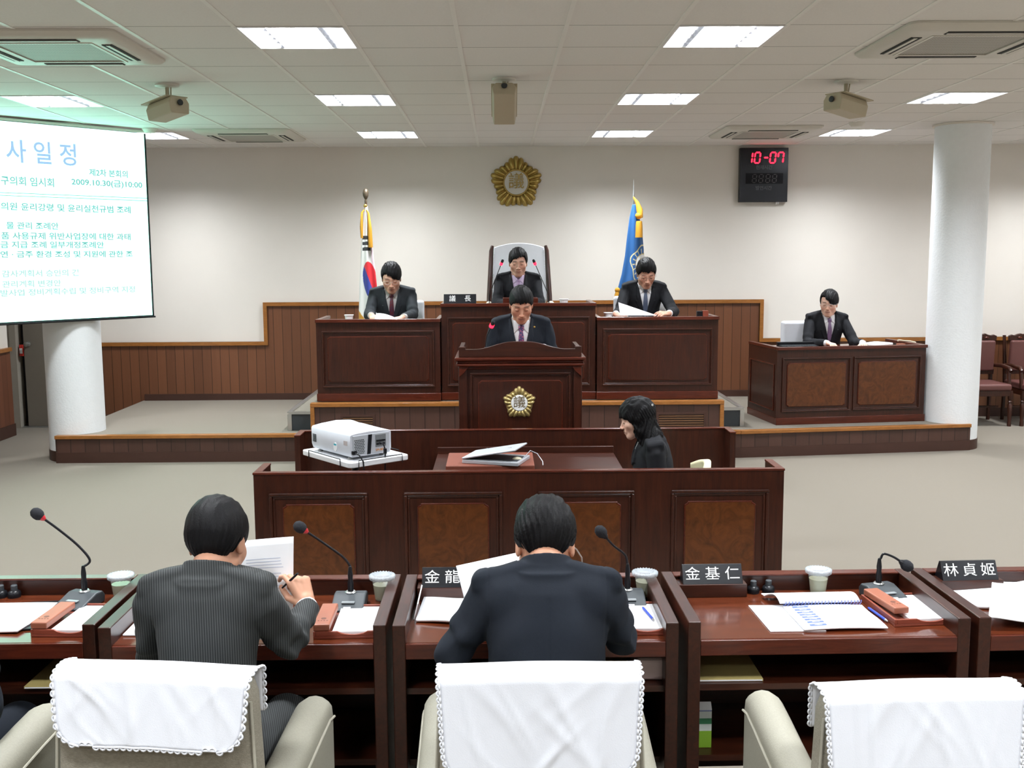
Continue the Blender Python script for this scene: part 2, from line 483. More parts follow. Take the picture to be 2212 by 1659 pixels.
# higher platform under the three tall desks
PX0, PX1, PY, PZ = -1.70, 2.03, 9.3, 0.617
m = MB(); m.box(PX0+0.01, PX1-0.01, PY+0.02, 11.9, 0, PZ-0.006); pf = struct(m.build('floor_platform', MW['carpet']))
m = MB(); m.box(PX0+0.035, PX1-0.035, PY, PY+0.03, 0, PZ-0.03); m.build('platform_riser', riser, pf)
m = MB(); m.box(PX0, PX1, PY-0.02, PY+0.06, PZ-0.036, PZ); m.box(PX0, PX0+0.036, PY-0.019, PY+0.06, 0, PZ-0.036); m.box(PX1-0.036, PX1, PY-0.019, PY+0.06, 0, PZ-0.036)
m.build('platform_nosing', MW['oak'], pf, bevel=0.004)
slat_m = mat('vent_slat_brown', (0.15, 0.075, 0.035), rough=0.35)
for x0, x1 in ((-1.43, -1.12), (1.42, 1.87)):
    m = MB(); z0, z1 = 0.27, 0.51
    m.box(x0, x1, PY-0.012, PY+0.001, z1-0.02, z1); m.box(x0, x1, PY-0.012, PY+0.001, z0, z0+0.02); m.box(x0, x0+0.02, PY-0.012, PY+0.001, z0+0.02, z1-0.02); m.box(x1-0.02, x1, PY-0.012, PY+0.001, z0+0.02, z1-0.02)
    m.box(x0+0.02, x1-0.02, PY-0.002, PY+0.001, z0+0.02, z1-0.02)
    v = m.build('platform_vent', MW['darkboard'], pf)
    m = MB()
    for q in range(9):
        z = z0+0.03+q*0.0215
        m.box(x0+0.022, x1-0.022, PY-0.011, PY-0.003, z, z+0.009)
    m.build('vent_slats', slat_m, v)
# side steps with metal nosings
for nm, x0, x1, y0 in (('floor_step_left', -2.02, -1.71, 9.95), ('floor_step_right', 2.04, 2.36, 10.0)):
    m = MB(); m.box(x0, x1, y0, 11.85, DZ, 0.435); st = struct(m.build(nm, MW['carpet']))
    m = MB(); e = x0 if x0 < 0 else x1
    m.box(e-0.02, e+0.02, y0-0.01, 11.85, 0.43, 0.445); m.box(x0, x1, y0-0.015, y0+0.02, 0.42, 0.444); m.box(e-0.02, e+0.02, y0-0.014, y0+0.0, DZ, 0.42)
    m.build('step_nosing', MW['steel'], st)
    m = MB(); m.box(x0+0.01, x1-0.01, y0-0.006, y0, DZ+0.005, 0.42); m.build('step_riser', MW['grey_dark'], st)

# ------------------------------------------------------------------ ceiling fixtures
def make_troffer():
    t = empty('ceiling_light')
    refl = mat('white_reflector', (0.85, 0.87, 0.92), rough=0.25, spec=0.6)
    rim = mat('white_lamp_rim', (0.8, 0.8, 0.8), rough=0.35)
    m = MB(); h = 0.3; r = 0.285
    m.box(-h, h, -h, -r, -0.006, 0.0); m.box(-h, h, r, h, -0.006, 0.0); m.box(-h, -r, -r, r, -0.006, 0.0); m.box(r, h, -r, r, -0.006, 0.0)
    m.build('frame', rim, t)
    m = MB(); z = 0.10
    m.box(-h, h, -h, h, z, z+0.01); m.box(-h, -r, -h, h, 0, z); m.box(r, h, -h, h, 0, z); m.box(-r, r, -h, -r, 0, z); m.box(-r, r, r, h, 0, z)
    m.build('housing', refl, t)
    m = MB()
    for i in range(1, 4):
        x = -r + 2*r*i/4
        m.prism([(x-0.001, 0.0), (x+0.001, 0.0), (x+0.007, 0.045), (x-0.007, 0.045)], -r, r, 'y')
    for i in range(1, 5):
        y = -r + 2*r*i/5
        m.prism([(y-0.001, 0.001), (y+0.001, 0.001), (y+0.006, 0.044), (y-0.006, 0.044)], -r, r, 'x')
    m.build('louvre', refl, t)
    return t
proto = make_troffer()
first = True
side = {-6: 'far left of the projector screen column', -2: 'left of the centre line', 2: 'right of the centre line', 6: 'over the right side desk', 10: 'beyond the right pillar', -10: 'beyond the left wall'}
rowd = {8: 'nearest the back wall', 4: 'in the middle row seen ahead', 0: 'in the nearest row seen ahead', -4: 'just above the council desks', -8: 'above the camera', -12: 'behind the camera'}
colw = {-6: 'leftmost', -2: 'left of centre', 2: 'right of centre', 6: 'far right', 10: 'beyond the right pillar'}
for j in LAMP_ROWS:
    for k in LAMP_COLS:
        x, y = GX0+TILE*(k+0.5), GY0+TILE*(j+0.5)
        if x < XL+0.3: continue
        if first: o = proto; first = False
        else:
            o = proto.copy(); COL.objects.link(o)
            for part in proto.children:
                if part.type != 'MESH': continue
                c = part.copy(); c.parent = o; COL.objects.link(c)
        o.location = (x, y, CEIL)
        lab = 'square louvred ceiling light, %s, %s' % (colw[k], rowd[j])
        tag(o, lab, 'ceiling light', 'square louvred lights set in the ceiling grid')
        lo = lamp_at(k, j)
        lo.parent = o
        lo.location = (0, 0, 0.092)

def make_ac():
    a = empty('ceiling_air_conditioner')
    wm = mat('ivory_vent_panel', (0.66, 0.64, 0.58), rough=0.4)
    dk = mat('dark_vent_slot', (0.02, 0.02, 0.02), rough=0.8)
    h = 0.475
    m = MB(); ring = []
    def rr(hw, rad, z):
        out = []
        for cx, cy, a0 in ((hw-rad, hw-rad, 0), (-hw+rad, hw-rad, 90), (-hw+rad, -hw+rad, 180), (hw-rad, -hw+rad, 270)):
            for q in range(5):
                an = R(a0+q*22.5); out.append((cx+rad*math.cos(an), cy+rad*math.sin(an), z))
        return out
    L = [rr(h, 0.05, 0), rr(h, 0.05, -0.012), rr(h-0.02, 0.045, -0.03), rr(h-0.10, 0.02, -0.04), rr(0.27, 0.01, -0.04)]
    n = len(L[0]); vs = [v for l in L for v in l]; fs = []
    for i in range(len(L)-1):
        for q in range(n):
            q2 = (q+1) % n; fs.append((i*n+q, i*n+q2, (i+1)*n+q2, (i+1)*n+q))
    m.add(vs, fs)
    m.build('panel', wm, a, smooth=True)
    # intake grille
    gm, nt, b = nodes('fine_grille'); tc = nt.nodes.new('ShaderNodeTexCoord'); sp = nt.nodes.new('ShaderNodeSeparateXYZ'); ln(nt, tc.outputs['Object'], sp.inputs[0])
    fx = math_node(nt, 'GREATER_THAN', math_node(nt, 'FRACT', math_node(nt, 'MULTIPLY', sp.outputs['X'], 60)), 0.45)
    fy = math_node(nt, 'GREATER_THAN', math_node(nt, 'FRACT', math_node(nt, 'MULTIPLY', sp.outputs['Y'], 60)), 0.45)
    f = math_node(nt, 'MULTIPLY', fx, fy); mx = nt.nodes.new('ShaderNodeMix'); mx.data_type = 'RGBA'; ln(nt, f, mx.inputs[0])
    mx.inputs[6].default_value = (0.5, 0.48, 0.42, 1); mx.inputs[7].default_value = (0.07, 0.06, 0.05, 1); ln(nt, mx.outputs[2], b.inputs['Base Color'])
    m = MB(); m.box(-0.27, 0.27, -0.27, 0.27, -0.038, -0.02); gr = m.build('grille', gm, a)
    m = MB()
    for s_ in (-1, 1):
        m.box(min(s_*0.29, s_*0.272), max(s_*0.29, s_*0.272), -0.29, 0.29, -0.044, -0.036); m.box(-0.27, 0.27, min(s_*0.29, s_*0.272), max(s_*0.29, s_*0.272), -0.044, -0.036)
    m.build('grille_frame', wm, a)
    for q in range(4):
        Mq = Matrix.Rotation(R(90*q), 4, 'Z')
        m = MB(); m.box(-0.24, 0.24, 0.325, 0.385, -0.0435, -0.03, M=Mq); sl = m.build('air_slot', dk, a)
        m = MB(); m.box(-0.235, 0.235, 0.348, 0.368, -0.047, -0.042, M=Mq); m.build('louvre_blade', wm, sl)
    return a
ac = make_ac()
for i, (x, y, lab) in enumerate(((-2.56, 6.35, 'ivory cassette air conditioner, near one left of centre, above the projection screen'), (2.70, 6.22, 'ivory cassette air conditioner, near one at the right of the ceiling'),
        (-2.50, 10.85, 'ivory cassette air conditioner near the back wall, left of centre'), (2.70, 10.75, 'ivory cassette air conditioner near the back wall, above the digital clock'))):
    o = ac if i == 0 else copy_tree(ac)
    o.location = (x, y, CEIL-0.001)
    tag(o, lab, 'air conditioner', 'cassette air conditioners in the ceiling')

def cctv(x, y, yaw, pit, label, front=False):
    c = empty('security_camera', (x, y, CEIL), 0, label, 'security camera', 'security cameras hanging from the ceiling')
    m = MB(); m.lathe([(0.0, 0), (0.085, -0.001), (0.085, -0.014), (0.05, -0.022), (0.0, -0.022)], 20); m.build('ceiling_plate', MW['white_plastic'], c, smooth=True)
    m = MB(); m.tube([(0.0, 0, -0.01), (0.0, 0, -0.13)], 0.014, 10); m.tube([(0.028, 0, -0.01), (0.022, 0.01, -0.08), (0.0, 0.03, -0.15)], 0.005, 6)
    m.build('stem', MW['beige_plastic'], c, smooth=True)
    Mh = Matrix.Translation((0, 0, -0.16)) @ Matrix.Rotation(R(yaw), 4, 'Z') @ Matrix.Rotation(R(pit), 4, 'X')
    m = MB(); m.prism([(-0.075, -0.075), (0.075, -0.075), (0.085, 0.0), (0.06, 0.045), (-0.06, 0.045), (-0.085, 0.0)], -0.15, 0.14, 'y', M=Mh)
    body = m.build('housing', MW['beige_plastic'], c, bevel=0.008)
    m = MB(); m.box(-0.092, 0.092, -0.19, 0.12, 0.046, 0.054, M=Mh); m.build('sun_shield', MW['beige_plastic'], c, bevel=0.002)
    m = MB(); m.box(-0.06, 0.06, -0.155, -0.149, -0.06, 0.035, M=Mh); lens = m.build('window', MW['grey_dark'], body)
    m = MB(); m.lathe([(0, 0), (0.02, 0), (0.022, 0.01), (0.0, 0.012)], 14, M=Mh @ Matrix.Translation((0, 0.145, 0)) @ Matrix.Rotation(R(-90), 4, 'X')); m.build('cable_gland', MW['grey_dark'], body)
cctv(-2.38, 7.75, 232, 8, 'beige security camera hanging from the ceiling, left, nearest the projection screen')
cctv(0.05, 7.55, 180, 38, 'beige security camera hanging at the centre of the ceiling above the emblem')
cctv(2.52, 7.7, 122, 8, 'beige security camera hanging from the ceiling on the right')
for x, y, lab in ((-3.36, 10.35, 'small white round ceiling detector by the screen corner'), (3.42, 10.1, 'small white round ceiling detector left of the right pillar')):
    m = MB(); m.lathe([(0, 0), (0.075, 0), (0.075, -0.012), (0.05, -0.04), (0.0, -0.045)], 24)
    tag(m.build('smoke_detector', MW['white_plastic'], loc=(x, y, CEIL), smooth=True), lab, 'smoke detector', 'smoke detectors')
# ------------------------------------------------------------------ panelled furniture
def ring(mb, x0, x1, z0, z1, w, y0, y1):
    mb.box(x0, x1, y0, y1, z1-w, z1); mb.box(x0, x1, y0, y1, z0, z0+w)
    mb.box(x0, x0+w, y0, y1, z0+w, z1-w); mb.box(x1-w, x1, y0, y1, z0+w, z1-w)

def field(parent, x0, x1, z0, z1, y, mo=0.05, inset='burl', mould=True):
    """moulded frame and a raised field with nipped corners, proud of a front face at y"""
    if mould:
        m = MB(); ring(m, x0, x1, z0, z1, 0.016, y-0.014, y+0.002); ring(m, x0+0.016, x1-0.016, z0+0.016, z1-0.016, 0.010, y-0.007, y+0.002)
        m.build('moulding', MW['wood_h'], parent, bevel=0.004)
    a0, a1, b0, b1 = x0+mo, x1-mo, z0+mo, z1-mo; c = 0.018
    def poly(s):
        A0, A1, B0, B1 = a0+s, a1-s, b0+s, b1-s
        return [(A0+c, B0), (A1-c, B0), (A1-c, B0+c*0.4), (A1, B0+c), (A1, B1-c), (A1-c, B1-c*0.4), (A1-c, B1), (A0+c, B1), (A0+c, B1-c*0.4), (A0, B1-c), (A0, B0+c), (A0+c, B0+c*0.4)]
    m = MB(); m.prism(poly(0), y-0.010, y+0.002, 'y')
    e = m.build('field_edge', MW['wood_red'], parent, bevel=0.003)
    m = MB(); m.prism(poly(0.007), y-0.0125, y-0.009, 'y')
    m.build('panel', MW[inset], parent)

def tall_desk(label, x0, x1, yf, z0, z1, depth, loc_rot=None, n=1, sides=True, plinth=0.07, group=None, top_gap=0.17, name='panelled_desk', inset='burl'):
    """local frame: x along the front, y away from the viewer, z up from the desk's own floor"""
    w = x1-x0; h = z1-z0
    o = empty(name, (x0 if loc_rot is None else loc_rot[0], yf if loc_rot is None else loc_rot[1], z0), 0 if loc_rot is None else loc_rot[2], label, 'desk', group)
    m = MB(); m.box(0.004, w-0.004, 0.008, 0.035, plinth, h-0.03); m.build('front_board', MW['wood_v'], o)
    for sx in (0, 1):
        m = MB(); a = 0.004 if sx == 0 else w-0.029
        m.box(a, a+0.025, 0.035, depth, 0.0, h-0.03); sp = m.build('side_board', MW['wood_v'], o)
        m = MB(); xo = a-0.008 if sx == 0 else a+0.025
        yA, yB, zA, zB = 0.07, depth-0.06, plinth+0.06, h-top_gap
        m.box(xo, xo+0.008, yA, yB, zB-0.015, zB); m.box(xo, xo+0.008, yA, yB, zA, zA+0.015); m.box(xo, xo+0.008, yA, yA+0.015, zA+0.015, zB-0.015); m.box(xo, xo+0.008, yB-0.015, yB, zA+0.015, zB-0.015)
        m.build('side_moulding', MW['wood_red'], sp, bevel=0.003)
    m = MB(); m.box(-0.001, w+0.001, -0.012, 0.035, 0, plinth); m.box(-0.001, 0.004, 0.035, depth, 0, plinth); m.box(w-0.004, w+0.001, 0.035, depth, 0, plinth)
    m.build('plinth', MW['wood_red'], o, bevel=0.005)
    m = MB(); m.box(-0.002, w+0.002, -0.016, 0.04, h-0.03, h); m.box(-0.002, 0.04, 0.04, depth, h-0.03, h); m.box(w-0.04, w+0.002, 0.04, depth, h-0.03, h)
    m.build('top_rail', MW['wood_red'], o, bevel=0.004)
    m = MB(); m.box(0.037, w-0.037, 0.035, depth, h-0.075, h-0.05); m.build('worktop', MW['desktop'], o)
    pad = 0.075; cw = (w-2*pad-(n-1)*0.07)/n
    for i in range(n):
        a = pad+i*(cw+0.07)
        field(o, a-0.02, a+cw+0.02, plinth+0.055, h-top_gap*0.62, 0.008, 0.05, inset)
    return o

tall_desk('tall dark red desk on the platform, left of the lectern, under the white flag', -1.655, -0.530, 9.41, PZ, 1.362, 0.62, group='tall desks on the platform', inset='wood_v')
tall_desk('tallest dark red panelled desk on the platform, directly behind the lectern', -0.524, 0.882, 9.44, PZ, 1.497, 0.62, group='tall desks on the platform', top_gap=0.2, inset='wood_v')
tall_desk('tall dark red desk on the platform, right of the lectern, under the blue flag', 0.888, 1.995, 9.41, PZ, 1.368, 0.62, group='tall desks on the platform', inset='wood_v')
# right side desk on the dais, turned a little towards the centre
sd_rot = math.atan2(0.20, 1.46)*0.9
side_desk = tall_desk('dark red two panel desk on the right dais beside the white pillar', 0, 1.55, 0, DZ, DZ+0.765, 0.78, loc_rot=(2.705, 10.05, R(7.0)), n=2, name='panelled_desk')

# raised book rest on the centre desk
m = MB(); m.box(-0.16, 0.165, -0.01, 0.012, 0, 0.11); m.box(-0.16, 0.165, 0.012, 0.26, 0.0, 0.11)
tag(m.build('desk_riser', MW['wood_red'], loc=(0.20, 9.65, 1.4225), bevel=0.004), 'low dark red wooden box on the tallest desk in front of the chairman', 'desk riser')

# ------------------------------------------------------------------ lectern
def emblem(parent, c, r, rays, mat_g, name='petal_ring', depth=0.02, lobes=5, disc=0.5, flute=0.1, lobe_amp=0.1):
    """five lobed gold flower with fluted petals; faces -y"""
    NT, NR = 240, 14
    vs = []; fs = []
    for j in range(NR+1):
        t = j/NR
        for i in range(NT):
            a = 2*PI*i/NT
            lob = math.cos(lobes*(a-PI/2))
            tip = abs(math.cos(rays*(a-PI/2)/2))
            Rr = r*(1-lobe_amp+lobe_amp*lob)*(1-flute*(1-tip)**1.5)
            rr = r*disc*0.95+(Rr-r*disc*0.95)*t
            hgt = depth*(0.25+0.75*math.sin(PI*min(1, t*0.9+0.1))**0.6)*(0.45+0.55*tip**0.7)
            if t > 0.86: hgt *= (1-((t-0.86)/0.14)**2*0.95)
            vs.append((c[0]+rr*math.cos(a), c[1]-hgt, c[2]+rr*math.sin(a)))
    for j in range(NR):
        for i in range(NT):
            i2 = (i+1) % NT
            fs.append((j*NT+i, (j+1)*NT+i, (j+1)*NT+i2, j*NT+i2))
    m = MB(); m.add(vs, fs); m.add([(c[0]+r*0.8*math.cos(2*PI*i/60), c[1], c[2]+r*0.8*math.sin(2*PI*i/60)) for i in range(60)], [tuple(range(60))])
    return m.build(name, mat_g, parent, smooth='all', fix=False)

PODY = 7.2
pod = empty('lectern', (0.147, PODY, 0), 0, 'tall dark red wooden lectern with an arched top and gold emblem', 'lectern')
W = 0.425
m = MB(); m.box(-W, W, 0, 0.03, 0, 1.17); m.box(-W, -W+0.03, 0.03, 0.52, 0, 1.17); m.box(W-0.03, W, 0.03, 0.52, 0, 1.17)
m.build('body', MW['wood_v'], pod, bevel=0.004)
m = MB()
for s_ in (-1, 1):
    xa, xb = sorted((s_*W*1.01, s_*(W-0.055))); m.box(xa, xb, -0.015, 0.035, 0, 1.165)
m.build('corner_post', MW['wood_v'], pod, bevel=0.005)
m = MB(); m.box(-W-0.02, W+0.02, -0.04, 0.54, 1.165, 1.185); m.box(-W-0.012, W+0.012, -0.03, 0.54, 1.185, 1.205); m.box(-W-0.028, W+0.028, -0.05, 0.55, 1.205, 1.228)
m.box(-W+0.02, W-0.02, -0.006, 0.03, 1.14, 1.168)
m.build('cornice', MW['wood_red'], pod, bevel=0.006)
m = MB()
for s_ in (-1, 1):
    m.prism([(s_*(W+0.0), 1.165), (s_*(W-0.07), 1.165), (s_*(W-0.04), 1.125), (s_*(W-0.0), 1.09)], -0.03, -0.015, 'y')
m.build('bracket', MW['wood_red'], pod, bevel=0.003)
# arched crest board
pts = [(-W+0.0, 1.228), (-W, 1.30), (-W+0.045, 1.30), (-W+0.045, 1.283)]
N = 30
for i in range(N+1):
    t = -1+2*i/N
    x = t*(W-0.045)
    at_ = abs(t)
    z = 1.283+0.052*(0.5+0.5*math.cos(PI*min(1, max(0, (at_-0.12)/0.72)))) if at_ > 0.12 else 1.335
    pts.append((x, z))
pts += [(W-0.045, 1.283), (W-0.045, 1.30), (W, 1.30), (W, 1.228)]
pts = [p for i, p in enumerate(pts) if i == 0 or (abs(p[0]-pts[i-1][0])+abs(p[1]-pts[i-1][1])) > 1e-5]
m = MB(); m.prism(pts, -0.02, 0.012, 'y'); m.build('crest_board', MW['wood_h'], pod, bevel=0.003)
m = MB()
for s_ in (-1, 1):
    xa, xb = sorted((s_*W, s_*(W-0.03))); m.box(xa, xb, 0.012, 0.5, 1.228, 1.29)
m.build('side_rail', MW['wood_h'], pod, bevel=0.003)
m = MB(); Mr = Matrix.Translation((0, 0.03, 1.235)) @ Matrix.Rotation(R(-4), 4, 'X'); m.box(-W+0.03, W-0.03, 0, 0.47, 0, 0.02, M=Mr); m.build('reading_top', MW['desktop'], pod)
field(pod, -W+0.075, W-0.075, 0.12, 1.12, 0.0, 0.055, 'wood_v')
m = MB(); m.box(-W-0.02, W+0.02, -0.03, 0.54, 0, 0.09); m.build('plinth', MW['wood_red'], pod, bevel=0.004)
pale_gold = mat('satin_gold', (0.47, 0.36, 0.15), rough=0.38, metal=0.7)
em = empty('council_emblem', (0.139, PODY-0.0135, 0.907), 0, 'small gold flower emblem with a white centre fixed on the lectern front', 'emblem')
emblem(em, (0, 0, 0), 0.118, 20, pale_gold, lobe_amp=0.12, flute=0.10, disc=0.5)
m = MB(); m.lathe([(0, 0.018), (0.052, 0.018), (0.058, 0.012), (0.058, 0.0), (0, 0)], 40, M=Matrix.Rotation(R(90), 4, 'X')); dd = m.build('centre_disc', MW['white'], em, smooth=True)
text_part('lettering', '議', 0.088, mat('bronze_lettering', (0.13, 0.09, 0.035), rough=0.5), dd, frame((0, -0.0185, 0.004), (1, 0, 0), (0, 0, 1)), align='CENTER')

# big emblem on the wall
em2 = empty('wall_emblem', (0.212, WALL_Y, 2.752), 0, 'large antique gold flower emblem with white centre high on the back wall', 'emblem')
emblem(em2, (0, 0, 0), 0.305, 25, MW['gold'], lobe_amp=0.085, flute=0.09, disc=0.5, depth=0.055)
m = MB(); m.lathe([(0, 0.04), (0.135, 0.04), (0.137, 0.048), (0.15, 0.048), (0.153, 0.035), (0.153, 0.0), (0, 0)], 48, M=Matrix.Rotation(R(90), 4, 'X')); m.build('disc_rim', MW['gold'], em2, smooth=True)
m = MB(); m.lathe([(0, 0.0435), (0.134, 0.0435), (0.134, 0.0), (0, 0)], 48, M=Matrix.Rotation(R(90), 4, 'X')); dd = m.build('centre_disc', mat('cream_disc', (0.62, 0.60, 0.55), rough=0.5), em2)
text_part('lettering', '議', 0.19, MW['gold'], dd, frame((0, -0.046, 0.008), (1, 0, 0), (0, 0, 1)), align='CENTER', extrude=0.004)

# ------------------------------------------------------------------ recorders' enclosure
def enclosure_front():
    x0, x1, y, h = -1.298, 1.506, 5.40, 0.80
    w = x1-x0
    o = empty('panelled_counter', (x0, y, 0), 0, 'long dark red counter with four raised panels in front of the recorders', 'counter')
    m = MB(); m.box(0, w, 0, 0.035, 0, h-0.012); m.build('front_board', MW['wood_v'], o)
    for s_ in (0, 1):
        m = MB(); a = 0 if s_ == 0 else w-0.035
        m.box(a, a+0.035, 0.035, 0.26, 0, h-0.012); m.build('side_board', MW['wood_v'], o)
    m = MB(); m.box(-0.004, w+0.004, -0.005, 0.037, h-0.012, h); m.box(-0.004, 0.038, 0.037, 0.262, h-0.012, h); m.box(w-0.038, w+0.004, 0.037, 0.262, h-0.012, h)
    m.build('top_rail', MW['wood_red'], o, bevel=0.003)
    m = MB(); m.box(-0.008, w+0.008, -0.014, 0, 0, 0.07); m.build('plinth', MW['wood_red'], o, bevel=0.004)
    for a, b2 in ((0.08, 0.60), (0.79, 1.31), (1.50, 2.01), (2.205, 2.725)):
        m = MB(); ring(m, a, b2, 0.11, 0.69, 0.017, -0.014, 0.002); ring(m, a+0.017, b2-0.017, 0.127, 0.673, 0.014, -0.007, 0.002); m.build('moulding', MW['wood_v'], o, bevel=0.005)
        field(o, a+0.01, b2-0.01, 0.11, 0.69, 0.0, 0.06, 'burl', mould=False)
    return o
enclosure_front()
def enclosure_back():
    x0, x1, y, h = -1.305, 1.51, 6.72, 0.80
    w = x1-x0
    o = empty('wooden_partition', (x0, y, 0), 0, 'plain dark red partition behind the recorders and before the lectern', 'partition')
    m = MB(); m.box(0, w, 0, 0.035, 0, h-0.01); m.build('board', MW['wood_v'], o)
    for s_ in (0, 1):
        m = MB(); a = 0 if s_ == 0 else w-0.035
        m.box(a, a+0.035, -0.17, 0.0, 0, h-0.01); m.build('side_board', MW['wood_v'], o)
    m = MB(); m.box(-0.003, w+0.003, -0.003, 0.038, h-0.01, h); m.box(-0.003, 0.038, -0.172, -0.003, h-0.01, h); m.box(w-0.038, w+0.003, -0.172, -0.003, h-0.01, h)
    m.build('top_rail', MW['wood_red'], o, bevel=0.003)
    # inner work shelf with an upstand
    m = MB(); m.box(0.905, 2.04, -0.66, 0.0, 0.64, 0.66); m.box(0.905, 2.04, -0.10, -0.075, 0.66, 0.70)
    m.build('work_shelf', MW['wood_h'], o, bevel=0.002)
    return o
enclosure_back()
tb = empty('recording_table', (-0.05, 6.22, 0), 0, 'red brown leather topped table inside the enclosure, holding the laptop', 'table')
m = MB(); m.box(-0.26, 0.25, -0.36, 0.04, 0.705, 0.735); m.build('tabletop', mat('red_brown_leather', (0.17, 0.045, 0.025), rough=0.5), tb, bevel=0.006)
for sx in (-0.24, 0.21):
    for sy in (-0.34, 0.0):
        m = MB(); m.box(sx, sx+0.03, sy, sy+0.03, 0, 0.705); m.build('leg', MW['wood_v'], tb)

# ------------------------------------------------------------------ council desks
DH, RH = 0.74, 0.80
def council_desk(x0, y0, rz, label, w=0.885, shelf=True):
    o = empty('council_desk', (x0, y0, 0), rz, label, 'desk', 'row of council desks in front of the camera')
    for s_ in (0, 1):
        m = MB(); a = 0.0 if s_ == 0 else w-0.04
        m.box(a, a+0.04, 0.0, 0.52, 0.0, RH); m.build('side_panel', MW['wood_y'], o, bevel=0.003)
    m = MB(); m.box(0.04, w-0.04, 0.012, 0.49, DH-0.022, DH); m.build('desktop', MW['desktop'], o)
    m = MB(); m.box(0.04, w-0.04, 0.0, 0.014, DH-0.05, DH-0.001); m.build('front_edge', MW['wood_red'], o, bevel=0.002)
    m = MB(); m.box(0.04, w-0.04, 0.478, 0.51, 0.08, RH-0.008); m.build('back_panel', MW['wood_h'], o)
    m = MB(); m.box(0.04, w-0.04, 0.472, 0.518, RH-0.008, RH); m.build('back_rail', MW['wood_red'], o, bevel=0.003)
    m = MB(); m.box(0.04, w-0.04, 0.03, 0.478, DH-0.175, DH-0.155); m.build('shelf', MW['wood_h'], o)
    m = MB(); m.box(0.04, w-0.04, 0.09, 0.478, 0.30, 0.32); m.build('lower_shelf', MW['wood_h'], o)
    # little box that carries the name plate
    m = MB(); m.box(0.045, 0.285, 0.405, 0.471, DH, RH-0.014); m.build('plate_box', MW['wood_h'], o, bevel=0.002)
    return o
desk_spots = [(-2.145, 3.13, 0.0, 'dark red council desk at the left edge of the photo'),
              (-1.240, 3.10, 0.0, 'dark red council desk where the man in pinstripes sits'),
              (-0.335, 3.095, 0.0, 'dark red council desk where the man in the plain navy suit sits'),
              (0.580, 3.10, 0.012, 'dark red council desk with an open spiral booklet and nobody seated'),
              (1.492, 3.115, 0.02, 'dark red council desk at the right edge of the photo, piled with papers')]
for a in desk_spots: council_desk(*a)

def name_plate(x, y, z, rz, s, label, w=0.21, h=0.062, tri=False):
    o = empty('name_plate', (x, y, z), rz, label, 'name plate', 'black name plates on the desks')
    m = MB(); t = R(12)
    m.prism([(-0.034, 0), (0.034, 0), (0.006, h), (-0.002, h)], -w/2, w/2, 'x')
    pl = m.build('plate', MW['black'], o, bevel=0.001)
    ang = math.atan2(h, 0.032)
    n = len(s)
    for i, ch in enumerate(s):
        xx = -w/2+w*(i+0.5)/n
        yy = -0.034+0.016; zz = h*0.5
        M = frame((xx, yy-0.0012, zz+0.0005), (1, 0, 0), (0, math.cos(ang), math.sin(ang)))
        text_part('lettering', ch, 0.049, MW['white'], pl, M, align='CENTER', extrude=0.0003, sx=1.12)
    return o
name_plate(-0.168, 3.535, RH-0.014, 0, '金龍煥', 'black name plate, mostly shown, in front of the man in the plain navy suit')
name_plate(0.741, 3.545, RH-0.014, R(1), '金基仁', 'black name plate on the empty desk with the spiral booklet')
name_plate(1.652, 3.56, RH-0.014, R(2), '林貞姬', 'black name plate on the desk at the right edge', w=0.2)
name_plate(-1.08, 3.54, RH-0.014, 0, '   ', 'black name plate largely hidden behind the man in pinstripes')

